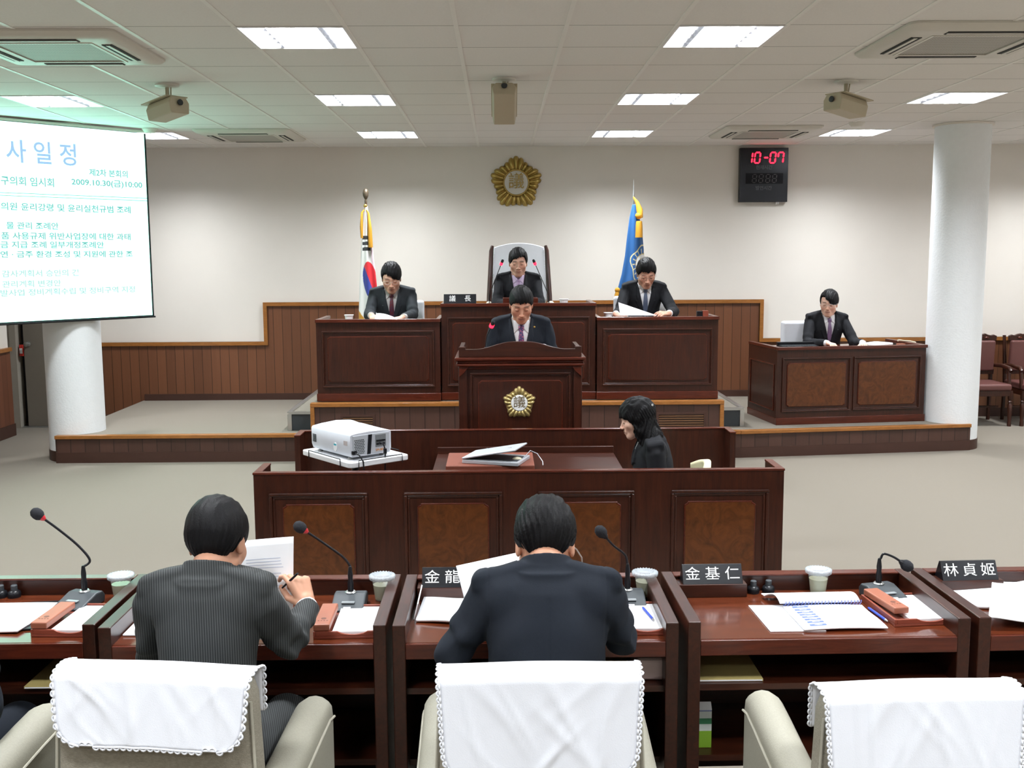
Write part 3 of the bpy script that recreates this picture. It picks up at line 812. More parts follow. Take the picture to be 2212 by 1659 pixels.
# ------------------------------------------------------------------ arm chairs with white covers
fab = mat('ribbed_greige_upholstery', (0.29, 0.265, 0.21), rough=0.85, var=0.35, vscale=120, bump=0.6, bscale=260, stretch=(1, 1, 2.2))
vinyl = mat('greige_arm_upholstery', (0.33, 0.315, 0.255), rough=0.6, var=0.12, vscale=200, bump=0.3, bscale=420)
piping = mat('pale_piping', (0.42, 0.40, 0.33), rough=0.6)
def cover(parent, w, top, th, drop, front_drop, ybk, name='chair_cover', seed=1):
    """white cloth laid over the top of the back, scalloped lace along its edges (rear face at ybk, local -y)"""
    rnd = random.Random(seed)
    folds = [(rnd.uniform(0.1, 0.9), rnd.uniform(0.2, 0.9), rnd.uniform(-0.9, 0.9), rnd.uniform(0.02, 0.05), rnd.uniform(0.0012, 0.004)) for _ in range(16)]
    L = drop+th+front_drop
    hw0 = w/2
    def fn(u, v):
        s = v*L
        hw = hw0
        c = 0.06     # rounded lower corners of the rear flap
        if s < c:
            hw = hw0-c+math.sqrt(max(0, c*c-(c-s)**2))*1.0
        taper = 1-0.06*max(0, (drop-s)/drop)
        x = (2*u-1)*hw*taper
        r = 0.018
        if s < drop:
            y = ybk-0.006; z = top-(drop-s)
            y += -0.016*((drop-s)/drop)*1.5
            for (fu, fv, an, wd, am) in folds:
                dx = (u-fu)*w; dz = (v*L/drop-fv)*drop
                q = dx*math.cos(an)+dz*math.sin(an); p_ = -dx*math.sin(an)+dz*math.cos(an)
                y -= am*math.exp(-(q/(wd*0.32))**2)*math.exp(-(p_/0.10)**2)
            y -= 0.0012*math.sin(x*21+z*9)
            k = max(0, (s-(drop-r))/r)
            y += 0.010*k*k; z -= 0.004*k*k
        elif s < drop+th:
            q = (s-drop)/th
            y = ybk-0.006+0.010+q*(th-0.01); z = top+0.006*math.sin(PI*q)-0.004+0.004*math.sin(PI*q)
        else:
            y = ybk+th+0.006; z = top-0.006-(s-drop-th)
        z += -0.004*math.cos(u*PI*2)*0.5
        return (x, y, z)
    m = MB(); m.sheet(fn, 56, 64, th=0.003)
    c = m.build(name, MW['cover'], parent, smooth='all')
    m = MB()
    # lace scallops: small rings set edge to edge along the rear flap's outline
    outline = [fn(0, 1-i/60) for i in range(61)] + [fn(i/40, 0) for i in range(1, 41)] + [fn(1, i/60) for i in range(1, 61)]
    acc = 0; last = Vector(outline[0]); path = [last]
    for p in outline[1:]:
        p = Vector(p); d = (p-last).length; acc += d
        if acc >= 0.0155: path.append(p); acc = 0
        last = p
    for i in range(len(path)-1):
        a, b2 = path[i], path[i+1]; mid = (a+b2)/2; t = (b2-a).normalized()
        side = t.cross(Vector((0, -1, 0)))
        if side.length < 0.1: side = Vector((-1 if mid.x < 0 else 1, 0, 0))
        side.normalize()
        if abs(mid.x) > hw0*0.6 and side.x*mid.x < 0: side = -side
        if abs(mid.x) <= hw0*0.6 and side.z > 0: side = -side
        arc = [a+t*0.0155*0.5*(1-math.cos(q))+side*0.0095*math.sin(q) for q in [PI*k/6 for k in range(7)]]
        m.tube(arc, 0.0028, 5)
        m.tube([a+side*0.002, b2+side*0.002], 0.0032, 5)
    m.build('lace_trim', MW['cover'], c, smooth='all')
    return c

def arm_chair(x, y, rz, label, top=0.92, seed=1, w=0.5, drop=0.25):
    """x, y: middle of the rear face of the back on the floor; faces local +y"""
    o = empty('arm_chair', (x, y, 0), rz, label, 'arm chair', 'upholstered arm chairs of the council row')
    # back: leans rearwards, wider at the bottom
    def back(z, inset=0.0):
        t = z/top
        return (w/2*(1.16-0.18*t)-inset, 0.02*(1-t))
    m = MB(); prof = []
    zs = [0.30, 0.42, 0.55, 0.68, top-0.12, top-0.06, top-0.02, top-0.004]
    vs = []; fs = []; n = 20
    for z in zs:
        hw, yo = back(z)
        if z > top-0.03: hw -= 0.012*(1 if z < top-0.01 else 2.2)
        th = 0.10
        rr = 0.03
        ringp = []
        for cx, cy, a0 in ((hw-rr, th-rr, 0), (-hw+rr, th-rr, 90), (-hw+rr, rr, 180), (hw-rr, rr, 270)):
            for q in range(5):
                an = R(a0+22.5*q); ringp.append((cx+rr*math.cos(an), cy+rr*math.sin(an)+yo-0.02*(1-z/top)*2, z))
        vs += ringp
    for i in range(len(zs)-1):
        for q in range(n):
            q2 = (q+1) % n; fs.append((i*n+q, i*n+q2, (i+1)*n+q2, (i+1)*n+q))
    fs.append(tuple(range((len(zs)-1)*n, len(zs)*n))); fs.append(tuple(reversed(range(n))))
    m.add(vs, fs); bk = m.build('backrest', fab, o, smooth='all')
    for s_ in (-1, 1):
        m = MB(); m.tube([(s_*(back(z)[0]+0.001), 0.012-0.03*(1-z/top), z) for z in (0.32, 0.5, 0.7, top-0.06)], 0.004, 6); m.build('piping', piping, bk, smooth=True)
    m = MB(); m.box(-0.24, 0.24, 0.08, 0.50, 0.30, 0.44); m.build('seat', fab, o, bevel=0.03, seg=4)
    for s_ in (-1, 1):
        # padded arm: tall board with a rounded, forward sloping top
        cx = s_*0.265; hw = 0.052
        vs = []; fs = []; n = 12
        st = [(0.04, 0.60), (0.14, 0.615), (0.26, 0.635), (0.36, 0.655), (0.44, 0.668), (0.485, 0.660), (0.505, 0.63)]
        for (yy, zt) in st:
            e = 1.0 if yy < 0.45 else (0.94 if yy < 0.49 else 0.82)
            rp = [(cx-hw*e, yy, 0.22), (cx-hw*e, yy, zt-0.06)]
            for q in range(1, 8):
                an = PI-PI*q/8; rp.append((cx+hw*e*math.cos(an)*1.02, yy, zt-0.05+0.05*math.sin(an)))
            rp += [(cx+hw*e, yy, zt-0.06), (cx+hw*e, yy, 0.22)]
            n = len(rp); vs += rp
        for i in range(len(st)-1):
            for q in range(n-1):
                fs.append((i*n+q, i*n+q+1, (i+1)*n+q+1, (i+1)*n+q))
            fs.append((i*n+n-1, i*n, (i+1)*n, (i+1)*n+n-1))
        fs.append(tuple(range(n))); fs.append(tuple(reversed(range((len(st)-1)*n, len(st)*n))))
        m = MB(); m.add(vs, fs); am = m.build('armrest', vinyl, o, smooth=True, bevel=0.006)
        m = MB(); m.tube([(cx-hw*1.02, yy, zt-0.062) for yy, zt in st[:-1]], 0.004, 6); m.tube([(cx+hw*1.02, yy, zt-0.062) for yy, zt in st[:-1]], 0.004, 6)
        m.build('piping', piping, am, smooth=True)
    m = MB(); m.lathe([(0.04, 0.06), (0.035, 0.30)], 16, (0, 0.26, 0)); m.build('post', MW['black'], o)
    m = MB()
    for q in range(5):
        a = 2*PI*q/5; m.tube([(0, 0.26, 0.09), (0.27*math.cos(a), 0.26+0.27*math.sin(a), 0.05)], 0.016, 8)
    ft = m.build('base', MW['black'], o)
    for q in range(5):
        a = 2*PI*q/5; m = MB(); m.ball((0.27*math.cos(a), 0.26+0.27*math.sin(a), 0.026), 0.026, 10); m.build('caster', MW['black'], ft, smooth=True)
    cover(o, w*0.985, top+0.004, 0.10, drop, 0.12, -0.002, seed=seed)
    return o
arm_chair(-0.862, 2.46, R(-7), 'greige arm chair under a white cover, behind the man in pinstripes', 0.91, 3, drop=0.175)
arm_chair(0.095, 2.45, R(0.5), 'greige arm chair under a white cover, behind the man in the plain navy suit', 0.903, 5)
arm_chair(1.045, 2.44, R(2), 'greige arm chair under a white cover, empty, at the right', 0.85, 8)
arm_chair(-1.635, 2.44, R(-9), 'greige arm chair cut off by the left edge of the photo', 0.90, 11)
# ------------------------------------------------------------------ projection screen, hung across the left corner
sc0 = Vector((-3.415, 10.38, 0)); scd = Vector((-0.672, -0.7405, 0)).normalized()
scr = empty('projection_screen', (sc0.x, sc0.y, 1.343), 0, 'lit projection screen with pale Korean agenda lettering in the left corner', 'projection screen')
SW, SH = 2.38, 1.775
nrm = Vector((-scd.y, scd.x, 0)); nrm = nrm if nrm.y < 0 else -nrm    # towards the seats
def sp(u, v, off=0.0): return scd*u + Vector((0, 0, v)) + nrm*off
glow = mat('lit_projection_cloth', (0.5, 0.53, 0.52), rough=0.9, emit=(0.40, 1.0, 0.79), estr=3.1)
black_e = mat('dark_green_black_border', (0.006, 0.02, 0.02), rough=0.6)
m = MB(); m.add([sp(0, 0, 0), sp(SW, 0, 0), sp(SW, SH, 0), sp(0, SH, 0), sp(0, 0, -0.004), sp(SW, 0, -0.004), sp(SW, SH, -0.004), sp(0, SH, -0.004)],
    [(0, 1, 2, 3), (7, 6, 5, 4), (0, 4, 5, 1), (1, 5, 6, 2), (2, 6, 7, 3), (3, 7, 4, 0)])
cloth = m.build('border', black_e, scr)
m = MB(); a, b2 = 0.02, 0.018
m.add([sp(a, b2, 0.002), sp(SW-a, b2, 0.002), sp(SW-a, SH, 0.002), sp(a, SH, 0.002)], [(0, 1, 2, 3)]); lit = m.build('screen_cloth', glow, scr)
m = MB(); m.tube([sp(-0.01, 0.0, 0), sp(SW+0.01, 0.0, 0)], 0.009, 10); m.build('bottom_bar', MW['black'], scr, smooth=True)
m = MB(); m.tube([sp(-0.06, SH+0.018, 0.0), sp(SW+0.06, SH+0.018, 0.0)], 0.012, 12); m.build('roller_case', MW['white_plastic'], scr, smooth=True)
def lit_ink(name, c, s): return mat(name, (0.02, 0.03, 0.03), rough=0.9, spec=0.0, emit=c, estr=s)
ink_b = lit_ink('pale_blue_projected_ink', (0.42, 0.68, 1.0), 0.92); ink_g = lit_ink('pale_teal_projected_ink', (0.20, 0.62, 0.56), 0.9); ink_l = lit_ink('faint_teal_projected_ink', (0.50, 0.84, 0.78), 0.92)
def spx(px, py):
    """place on the screen cloth that shows at a point of the 1226x1659 study crop"""
    X = px/3.606; Y = 260+py/3.606
    d = fw*F_PX + rt2*(X-1106) + up2*(829.5-Y)
    t = (Vector((sc0.x, sc0.y, 0))-EYE).dot(nrm)/d.dot(nrm)
    P = EYE+d*t
    q = P-Vector((sc0.x, sc0.y, 1.343))
    return q.dot(scd), q.z
def scr_text(s, x0, x1, yc, size, ink, n=None, sx=1.0, off=0.0014):
    u0, v0 = spx(x0, yc); u1, v1 = spx(x1, yc)
    W0 = u0-u1
    M0 = frame(sp(u0, v0, 0.004), -scd, (0, 0, 1))
    o = text_part('agenda_lettering', s, size, ink, lit, M0, extrude=0.0001, offset=off)
    xs = [v.co.dot(-scd) for v in o.data.vertices]
    k = W0/(max(xs)-min(xs)); base = sp(u0, v0, 0.004)
    o.data.transform(Matrix.Translation(base) @ frame((0, 0, 0), -scd, (0, 0, 1)) @ Matrix.Diagonal((k, 1, 1, 1)) @ frame((0, 0, 0), -scd, (0, 0, 1)).inverted() @ Matrix.Translation(-base))
    mn = min((v.co-base).dot(-scd) for v in o.data.vertices)
    o.data.transform(Matrix.Translation(scd*mn))
scr_text('사 일 정', 45, 590, 248, 0.215, ink_b, off=0.003)
scr_text('제2차 본회의', 693, 992, 408, 0.072, ink_g)
scr_text('구의회 임시회', 5, 418, 472, 0.085, ink_g)
scr_text('2009.10.30(금)10:00', 555, 1105, 480, 0.072, ink_g)
scr_text('의원 윤리강령 및 윤리실천규범 조례', 5, 1015, 672, 0.072, ink_g)
scr_text('물 관리 조례안', 48, 455, 822, 0.068, ink_g)
scr_text('품 사용규제 위반사업장에 대한 과태', 8, 1015, 902, 0.068, ink_g)
scr_text('금 지급 조례 일부개정조례안', 2, 808, 972, 0.066, ink_g)
scr_text('연 · 금주 환경 조성 및 지원에 관한 조', 2, 1032, 1048, 0.064, ink_g)
scr_text('감사계획서 승인의 건', 12, 612, 1200, 0.066, ink_l)
scr_text('관리계획 변경안', 16, 475, 1282, 0.064, ink_l)
scr_text('발사업 정비계획수립 및 정비구역 지정', 2, 1052, 1350, 0.064, ink_l)
m = MB()
for yy in (570, 592):
    ua, va = spx(0, yy-8); ub, vb = spx(1148, yy+8)
    m.add([sp(SW-0.03, va-0.003, 0.0035), sp(0.02, va-0.003, 0.0035), sp(0.02, va+0.003, 0.0035), sp(SW-0.03, va+0.003, 0.0035)], [(0, 1, 2, 3)])
m.build('rule_lines', ink_g, lit)

# ------------------------------------------------------------------ digital clock
ck = empty('digital_clock', (3.048, WALL_Y, 2.823), 0, 'black wall clock panel with red digits reading 10-07', 'clock')
m = MB(); m.box(-0.277, 0.277, -0.075, 0, -0.305, 0.305); case = m.build('case', MW['black'], ck, bevel=0.004)
m = MB(); m.box(-0.21, 0.22, -0.078, -0.074, -0.10, 0.02); m.build('lower_display', mat('dark_display', (0.004, 0.004, 0.005), rough=0.6, spec=0.15), ck)
dim = mat('dim_grey_lettering', (0.07, 0.075, 0.08), rough=0.5)
text_part('lettering', '현재시간', 0.052, dim, case, frame((0.0, -0.0765, 0.083), (1, 0, 0), (0, 0, 1)), align='CENTER')
text_part('lettering', '발언시간', 0.052, dim, case, frame((0.0, -0.0765, -0.150), (1, 0, 0), (0, 0, 1)), align='CENTER')
SEG = {'0': 'abcdef', '1': 'bc', '7': 'abcf', '-': 'g', '8': 'abcdefg'}
def digit(mb, ch, x, z, w=0.06, h=0.118, t=0.016, y=-0.08, sl=0.1):
    def bar(x0, z0, x1, z1):
        a = Vector((x0, 0, z0)); b3 = Vector((x1, 0, z1)); d = (b3-a).normalized(); n = Vector((-d.z, 0, d.x))*t/2
        pts = [a+d*0.004, a+d*0.012+n, b3-d*0.012+n, b3-d*0.004, b3-d*0.012-n, a+d*0.012-n]
        mb.prism([(x+p.x+sl*p.z, z+p.z) for p in pts], y, y+0.004, 'y')
    S = {'a': (0, h, w, h), 'b': (w, h, w, h/2), 'c': (w, h/2, w, 0), 'd': (0, 0, w, 0), 'e': (0, 0, 0, h/2), 'f': (0, h/2, 0, h), 'g': (0, h/2, w, h/2)}
    for q in SEG[ch]: bar(*S[q])
for ch, x in (('1', -0.205), ('0', -0.115), ('-', -0.015), ('0', 0.062), ('7', 0.152)):
    m = MB(); digit(m, ch, x, 0.135); m.build('digit', MW['red_led'], ck)
m = MB()
for x in (-0.135, -0.06, 0.02, 0.095): digit(m, '8', x, -0.085, w=0.045, h=0.09, t=0.01, y=-0.0795)
m.build('unlit_digits', mat('unlit_segments', (0.02, 0.014, 0.014), rough=0.4), ck)
m = MB(); m.box(0.15, 0.165, -0.05, -0.03, -0.33, -0.305); m.box(0.17, 0.19, -0.05, -0.035, -0.325, -0.305); m.build('mount_bracket', MW['steel'], ck)

# ------------------------------------------------------------------ flags
def toned_grid(name, nu, nv, fn, tone, material, parent, th=0.0):
    vs = []; cs = []; fs = []
    for i in range(nu+1):
        for j in range(nv+1):
            vs.append(fn(i/nu, j/nv)); cs.append(tone(i/nu, j/nv))
    W = nv+1
    for i in range(nu):
        for j in range(nv): fs.append((i*W+j, (i+1)*W+j, (i+1)*W+j+1, i*W+j+1))
    me = bpy.data.meshes.new(name); me.from_pydata([tuple(v) for v in vs], [], fs)
    at = me.color_attributes.new('tone', 'FLOAT_COLOR', 'POINT')
    at.data.foreach_set('color', np.array([(*c, 1) for c in cs], dtype=np.float32).ravel())
    me.polygons.foreach_set('use_smooth', [True]*len(me.polygons)); me.materials.append(material); me.update()
    o = bpy.data.objects.new(name, me); COL.objects.link(o); o.parent = parent
    if th:
        s = o.modifiers.new('thickness', 'SOLIDIFY'); s.thickness = th
    return o
cloth_m = attr_mat('satin_flag_cloth', rough=0.55, sheen=0.3)
K = 11.3/2250.4     # metres per photo pixel at the flags' distance
tassel_m = mat('yellow_tassel', (0.50, 0.235, 0.012), rough=0.7, bump=0.6, bscale=150, stretch=(3, 3, 0.3), var=0.2, vscale=60)
gold_rod = mat('brass_fitting', (0.7, 0.5, 0.15), rough=0.25, metal=0.9)

def lerp(a, b, t): return a+(b-a)*t
def interp(tab, z):
    if z >= tab[0][0]: return tab[0][1:]
    for (z0, *a), (z1, *b) in zip(tab, tab[1:]):
        if z >= z1:
            t = (z0-z)/(z0-z1); return [lerp(p, q, t) for p, q in zip(a, b)]
    return tab[-1][1:]

f1 = empty('national_flag', (-1.41, 11.3, PZ), 0, 'furled white flag with red and blue disc and yellow tassels on a pole', 'flag')
m = MB(); m.tube([(0, 0, 0.03), (0, 0, 1.88)], 0.013, 12); m.build('pole', MW['wood_v'], f1, smooth=True)
m = MB(); m.lathe([(0, 0), (0.16, 0), (0.16, 0.02), (0.06, 0.05), (0.025, 0.12), (0, 0.12)], 24); m.build('base', gold_rod, f1, smooth=True)
m = MB(); m.lathe([(0, 0), (0.012, 0.0), (0.014, 0.03), (0.01, 0.05), (0.02, 0.065), (0.03, 0.09), (0.032, 0.12), (0.024, 0.15), (0.008, 0.165), (0, 0.166)], 16, (0, 0, 1.86)); m.build('finial', mat('dark_bronze', (0.10, 0.075, 0.05), rough=0.4, metal=0.5), f1, smooth=True)
# outline of the furled cloth: z, left x, right x (metres from the pole)
T1 = [(1.84, -0.012, 0.022), (1.76, -0.02, 0.03), (1.60, -0.035, 0.045), (1.40, -0.055, 0.068), (1.2, -0.068, 0.088), (1.0, -0.085, 0.105), (0.8, -0.092, 0.125), (0.7, -0.098, 0.135), (0.5, -0.10, 0.14), (0.35, -0.10, 0.14)]
def flag_pt(T, z0, z1, folds, depth):
    def fn(u, v):
        z = z0+(z1-z0)*v
        a, b4 = interp(T, z)
        k = (1-v)**0.7
        x = a+(b4-a)*u
        y = -0.04-depth*(0.35+0.65*k)*math.sin(PI*u)-0.016*k*math.sin(u*folds*2*PI+v*1.3)-0.005*math.sin(u*folds*5+v*7)*k
        return (x, y, z)
    return fn
def tone1(u, v):
    z = 0.35+(1.84-0.35)*v
    a, b4 = interp(T1, z); x = a+(b4-a)*u
    white = (0.80, 0.80, 0.78)
    for zc in (1.505, 1.444, 1.385):
        if abs(z-zc-0.03*(x-0.01)) < 0.019 and -0.05+0.01 < x+0.0 < 0.048: return (0.012, 0.012, 0.015)
    # yin yang disc squeezed by the folds: centre x .02, half width .07, z .94 half height .215
    dx = (x-0.035)/0.075; dz = (z-1.05)/0.20
    dx += 0.25*dz
    if dx*dx+dz*dz < 1 and x < 0.095+0.02:
        s = dz*0.85+dx*0.9+0.18*math.sin(dx*PI)
        return (0.62, 0.01, 0.02) if s > -0.12 else (0.015, 0.035, 0.26)
    if z < 0.72-1.2*(x+0.09)*1.2 and z < 0.66-(x+0.085)*1.3+0.06:
        r = int((x*1.0+abs(((z*30) % 2)-1)*0.012)*170) % 2
        return (0.62, 0.33, 0.02) if r else (0.42, 0.17, 0.01)
    if x > b4-0.025 and z < 1.45: return (0.72, 0.55, 0.62)
    return white
toned_grid('flag_cloth', 60, 300, flag_pt(T1, 0.35, 1.84, 2.2, 0.05), tone1, cloth_m, f1, th=0.003)
for pts, r in (([(-0.012, -0.05, 1.80), (-0.036, -0.06, 1.77), (-0.045, -0.065, 1.62), (-0.043, -0.065, 1.50)], [0.006, 0.012, 0.017, 0.013]), ([(0.012, -0.06, 1.80), (0.034, -0.07, 1.76), (0.045, -0.075, 1.60), (0.05, -0.075, 1.40)], [0.006, 0.010, 0.022, 0.024])):
    m = MB(); m.tube(pts, r, 12); m.build('tassel', tassel_m, f1, smooth=True)
m = MB(); m.ball((0.0, -0.045, 1.84), 0.022, 12); m.build('knot', gold_rod, f1, smooth=True)

f2 = empty('council_flag', (1.465, 11.3, PZ), 0, 'furled blue flag with a white and gold emblem and yellow tassels', 'flag')
m = MB(); m.tube([(0, 0, 0.03), (-0.012, 0, 1.94)], 0.011, 12); m.build('pole', MW['steel'], f2, smooth=True)
m = MB(); m.lathe([(0, 0), (0.16, 0), (0.16, 0.02), (0.06, 0.05), (0.025, 0.12), (0, 0.12)], 24); m.build('base', gold_rod, f2, smooth=True)
m = MB(); m.lathe([(0.012, 0), (0.008, 0.04), (0.004, 0.10), (0.001, 0.17)], 10, (-0.012, 0, 1.94)); m.build('finial', MW['steel'], f2, smooth=True)
T2 = [(1.84, -0.03, 0.02), (1.70, -0.06, 0.05), (1.5, -0.085, 0.085), (1.3, -0.105, 0.105), (1.1, -0.14, 0.12), (0.93, -0.185, 0.125), (0.8, -0.18, 0.12), (0.6, -0.16, 0.14), (0.35, -0.16, 0.14)]
def tone2(u, v):
    z = 0.35+(1.84-0.35)*v
    a, b4 = interp(T2, z); x = a+(b4-a)*u
    blue = (0.005, 0.085, 0.27)
    dx = (x-0.085)/0.078; dz = (z-1.205)/0.115
    rr = math.hypot(dx, dz); an = math.atan2(dz, dx)
    if rr < 1:
        if rr > 0.93: return (0.55, 0.42, 0.12)
        gx, gz = abs(((x+0.3)*42) % 2-1), abs(((z)*34) % 2-1)
        if rr < 0.66 and (gx < 0.2 or gz < 0.17): return (0.5, 0.40, 0.14)
        return (0.82, 0.82, 0.80)
    lim = 1.62+0.16*math.cos(5*(an-PI/2))
    if rr < 1.45 and math.cos(an*18) > 0.86-(rr-1)*0.3+0.0 and rr > 1.0: return (0.66, 0.60, 0.32)
    if abs(rr-lim) < 0.06: return (0.70, 0.62, 0.30)
    for ux, uz in ((-0.10, 0.80), (-0.065, 0.77), (-0.03, 0.80)):
        if abs(math.hypot(x-ux, z-uz)-0.03) < 0.006 and x-ux < 0.015: return (0.62, 0.45, 0.10)
    return blue
toned_grid('flag_cloth', 90, 300, flag_pt(T2, 0.35, 1.84, 2.6, 0.055), tone2, cloth_m, f2, th=0.003)
m = MB(); m.tube([(-0.02, -0.04, 1.92), (0.02, -0.05, 1.86), (0.045, -0.07, 1.78), (0.05, -0.08, 1.70)], [0.008, 0.02, 0.035, 0.03], 12); m.ball((0.035, -0.085, 1.72), (0.04, 0.03, 0.035), 12); m.build('tassel_knot', tassel_m, f2, smooth=True)
m = MB(); m.tube([(0.035, -0.11, 1.66), (0.035, -0.115, 1.62), (0.035, -0.115, 1.49)], [0.032, 0.036, 0.04], 16); m.build('tassel', tassel_m, f2, smooth=True)
m = MB(); m.ball((-0.185, -0.06, 0.93), (0.03, 0.02, 0.03), 12); m.tube([(-0.185, -0.06, 0.91), (-0.19, -0.06, 0.88), (-0.19, -0.06, 0.78)], [0.02, 0.026, 0.028], 12); m.build('tassel', tassel_m, f2, smooth=True)

# ------------------------------------------------------------------ projector on its stand
st = empty('projector_stand', (-0.832, 5.70, 0), R(39), 'white tray stand with black wire clamps, under the projector', 'projector stand')
m = MB(); pts = []
def rrect(x0, x1, y0, y1, r, n=6):
    out = []
    for cx, cy, a0 in ((x1-r, y1-r, 0), (x0+r, y1-r, 90), (x0+r, y0+r, 180), (x1-r, y0+r, 270)):
        for q in range(n+1):
            an = R(a0+90*q/n); out.append((cx+r*math.cos(an), cy+r*math.sin(an)))
    return out
m.prism(rrect(0, 0.40, 0, 0.56, 0.03), 0.755, 0.785, 'z'); m.build('tray', mat('white_laminate', (0.78, 0.79, 0.82), rough=0.35), st, bevel=0.004)
for (a, b2) in (((0.055, -0.004), (0.345, -0.004)), ((-0.004, 0.10), (-0.004, 0.46)), ((0.404, 0.12), (0.404, 0.44))):
    m = MB(); o1 = (0.05, 0.0) if a[1] == b2[1] else (0.0, 0.05)
    m.tube([(a[0], a[1], 0.745), (a[0], a[1], 0.795), (b2[0], b2[1], 0.795), (b2[0], b2[1], 0.745)], 0.003, 6); m.build('wire_clamp', MW['black'], st)
m = MB(); m.tube([(0.2, 0.28, 0.04), (0.2, 0.28, 0.755)], 0.02, 12); m.box(0.10, 0.30, 0.18, 0.38, 0.735, 0.755); m.build('post', MW['black'], st)
m = MB(); m.box(-0.02, 0.42, 0.25, 0.31, 0.0, 0.04); m.box(0.17, 0.23, 0.02, 0.54, 0.0, 0.041); m.build('foot', MW['black'], st, bevel=0.005)
pr = empty('projector', (-0.838, 5.77, 0.785), R(40), 'silver white projector with a round sticker, seen from the back, on the tray stand', 'projector')
PW, PL, PH = 0.275, 0.44, 0.148
m = MB(); NS = 14; secs = []
for i in range(NS+1):
    t = i/NS; y = t*PL
    bul = 0.016*math.sin(PI*min(1, t*1.0)) + (0.012*math.sin(PI*(t-0.6)/0.4) if t > 0.6 else 0)
    s_ = []
    hw = PW/2*(1-0.05*max(0, (t-0.8)/0.2))
    prof = [(-hw*0.93, 0.018), (-hw, 0.045), (-hw, PH-0.01), (-hw*0.95, PH), (-hw*0.6, PH+0.006+bul*0.8), (0, PH+0.009+bul), (hw*0.6, PH+0.006+bul*0.8), (hw*0.95, PH), (hw, PH-0.01), (hw, 0.045), (hw*0.93, 0.018)]
    secs.append([(PW/2+px, y, pz) for px, pz in prof])
n = len(secs[0]); vs = [p for s_ in secs for p in s_]; fs = []
for i in range(NS):
    for q in range(n):
        q2 = (q+1) % n; fs.append((i*n+q, i*n+q2, (i+1)*n+q2, (i+1)*n+q))
fs += [tuple(range(n)), tuple(reversed(range(NS*n, NS*n+n)))]
m.add(vs, fs); shell = m.build('shell', mat('pale_silver_shell', (0.66, 0.69, 0.76), rough=0.32, metal=0.1), pr, smooth=True, bevel=0.003)
m = MB(); m.box(0.015, PW-0.015, -0.004, 0.001, 0.028, PH-0.008); rp = m.build('rear_panel', MW['silver'], pr, bevel=0.003)
m = MB()
for q in range(9):
    for r_ in range(6):
        m.box(0.025+r_*0.011+(q % 2)*0.004, 0.032+r_*0.011+(q % 2)*0.004, -0.0055, -0.0035, 0.034+q*0.0095, 0.039+q*0.0095)
m.build('vent_grille', MW['grey_dark'], rp)
m = MB(); m.prism([(0.108, 0.026), (0.130, 0.026), (0.142, PH-0.010), (0.118, PH-0.010)], -0.0065, -0.003, 'y'); m.build('strap', MW['black'], rp)
m = MB(); m.box(0.165, 0.235, -0.006, -0.0035, 0.06, PH-0.018); cp = m.build('connector_plate', mat('mid_grey_plate', (0.16, 0.17, 0.18), rough=0.4, var=0.5, vscale=160), rp)
m = MB()
for q in range(3): m.box(0.17+q*0.021, 0.186+q*0.021, -0.012, -0.006, 0.092, 0.101); m.box(0.17+q*0.021, 0.186+q*0.021, -0.008, -0.006, 0.072, 0.082)
m.build('socket', MW['black'], cp)
orange = mat('orange_lettering', (0.55, 0.20, 0.02), rough=0.5)
text_part('lettering', 'SM-80T', 0.02, orange, rp, frame((0.165, -0.0045, 0.042), (1, 0, 0), (0, 0, 1)))
m = MB(); m.lathe([(0, 0), (0.022, 0), (0.022, 0.0015), (0, 0.0015)], 24, M=Matrix.Translation((-0.0005, 0.16, 0.06)) @ Matrix.Rotation(R(-90), 4, 'Y') @ Matrix.Diagonal((1.15, 0.9, 1, 1))); stk = m.build('round_sticker', MW['paper'], shell)
m = MB(); m.box(-0.0025, -0.0021, 0.146, 0.174, 0.068, 0.078); m.build('sticker_mark', mat('teal_mark', (0.05, 0.40, 0.50)), stk)
m = MB()
for q in range(6):
    for r_ in range(5): m.box(-0.0015, 0.001, 0.375+r_*0.008, 0.380+r_*0.008, 0.06+q*0.008, 0.065+q*0.008)
m.build('side_vent', MW['grey_dark'], shell)
m = MB(); m.box(-0.0012, 0.001, 0.03, 0.07, 0.082, 0.108); m.build('rating_label', mat('pinkish_label', (0.5, 0.45, 0.45)), shell)
for lx, ly in ((0.03, 0.38), (0.24, 0.38), (0.03, 0.05), (0.24, 0.05)):
    m = MB(); m.lathe([(0.0, 0), (0.014, 0), (0.016, 0.006), (0.012, 0.011), (0.004, 0.013), (0.004, 0.022), (0, 0.022)], 14, (lx, ly, 0)); m.build('foot', mat('grey_foot', (0.25, 0.25, 0.24)), pr, smooth=True)
m = MB(); m.box(0.006, 0.03, -0.02, -0.002, 0.036, 0.056); m.tube([(0.018, -0.018, 0.045), (0.03, -0.045, 0.035), (0.045, -0.06, 0.0), (0.05, -0.065, -0.1), (0.06, -0.03, -0.4)], 0.004, 8); m.build('power_cable', MW['black'], pr, smooth=True)
m = MB(); m.tube([(0.19, -0.01, 0.085), (0.20, -0.035, 0.075), (0.205, -0.04, 0.05)], 0.004, 8); m.box(0.198, 0.212, -0.048, -0.034, 0.022, 0.052); m.tube([(0.205, -0.041, 0.024), (0.205, -0.04, -0.02), (0.20, -0.03, -0.3)], 0.0045, 8); m.build('signal_cable', MW['black'], pr, smooth=True)

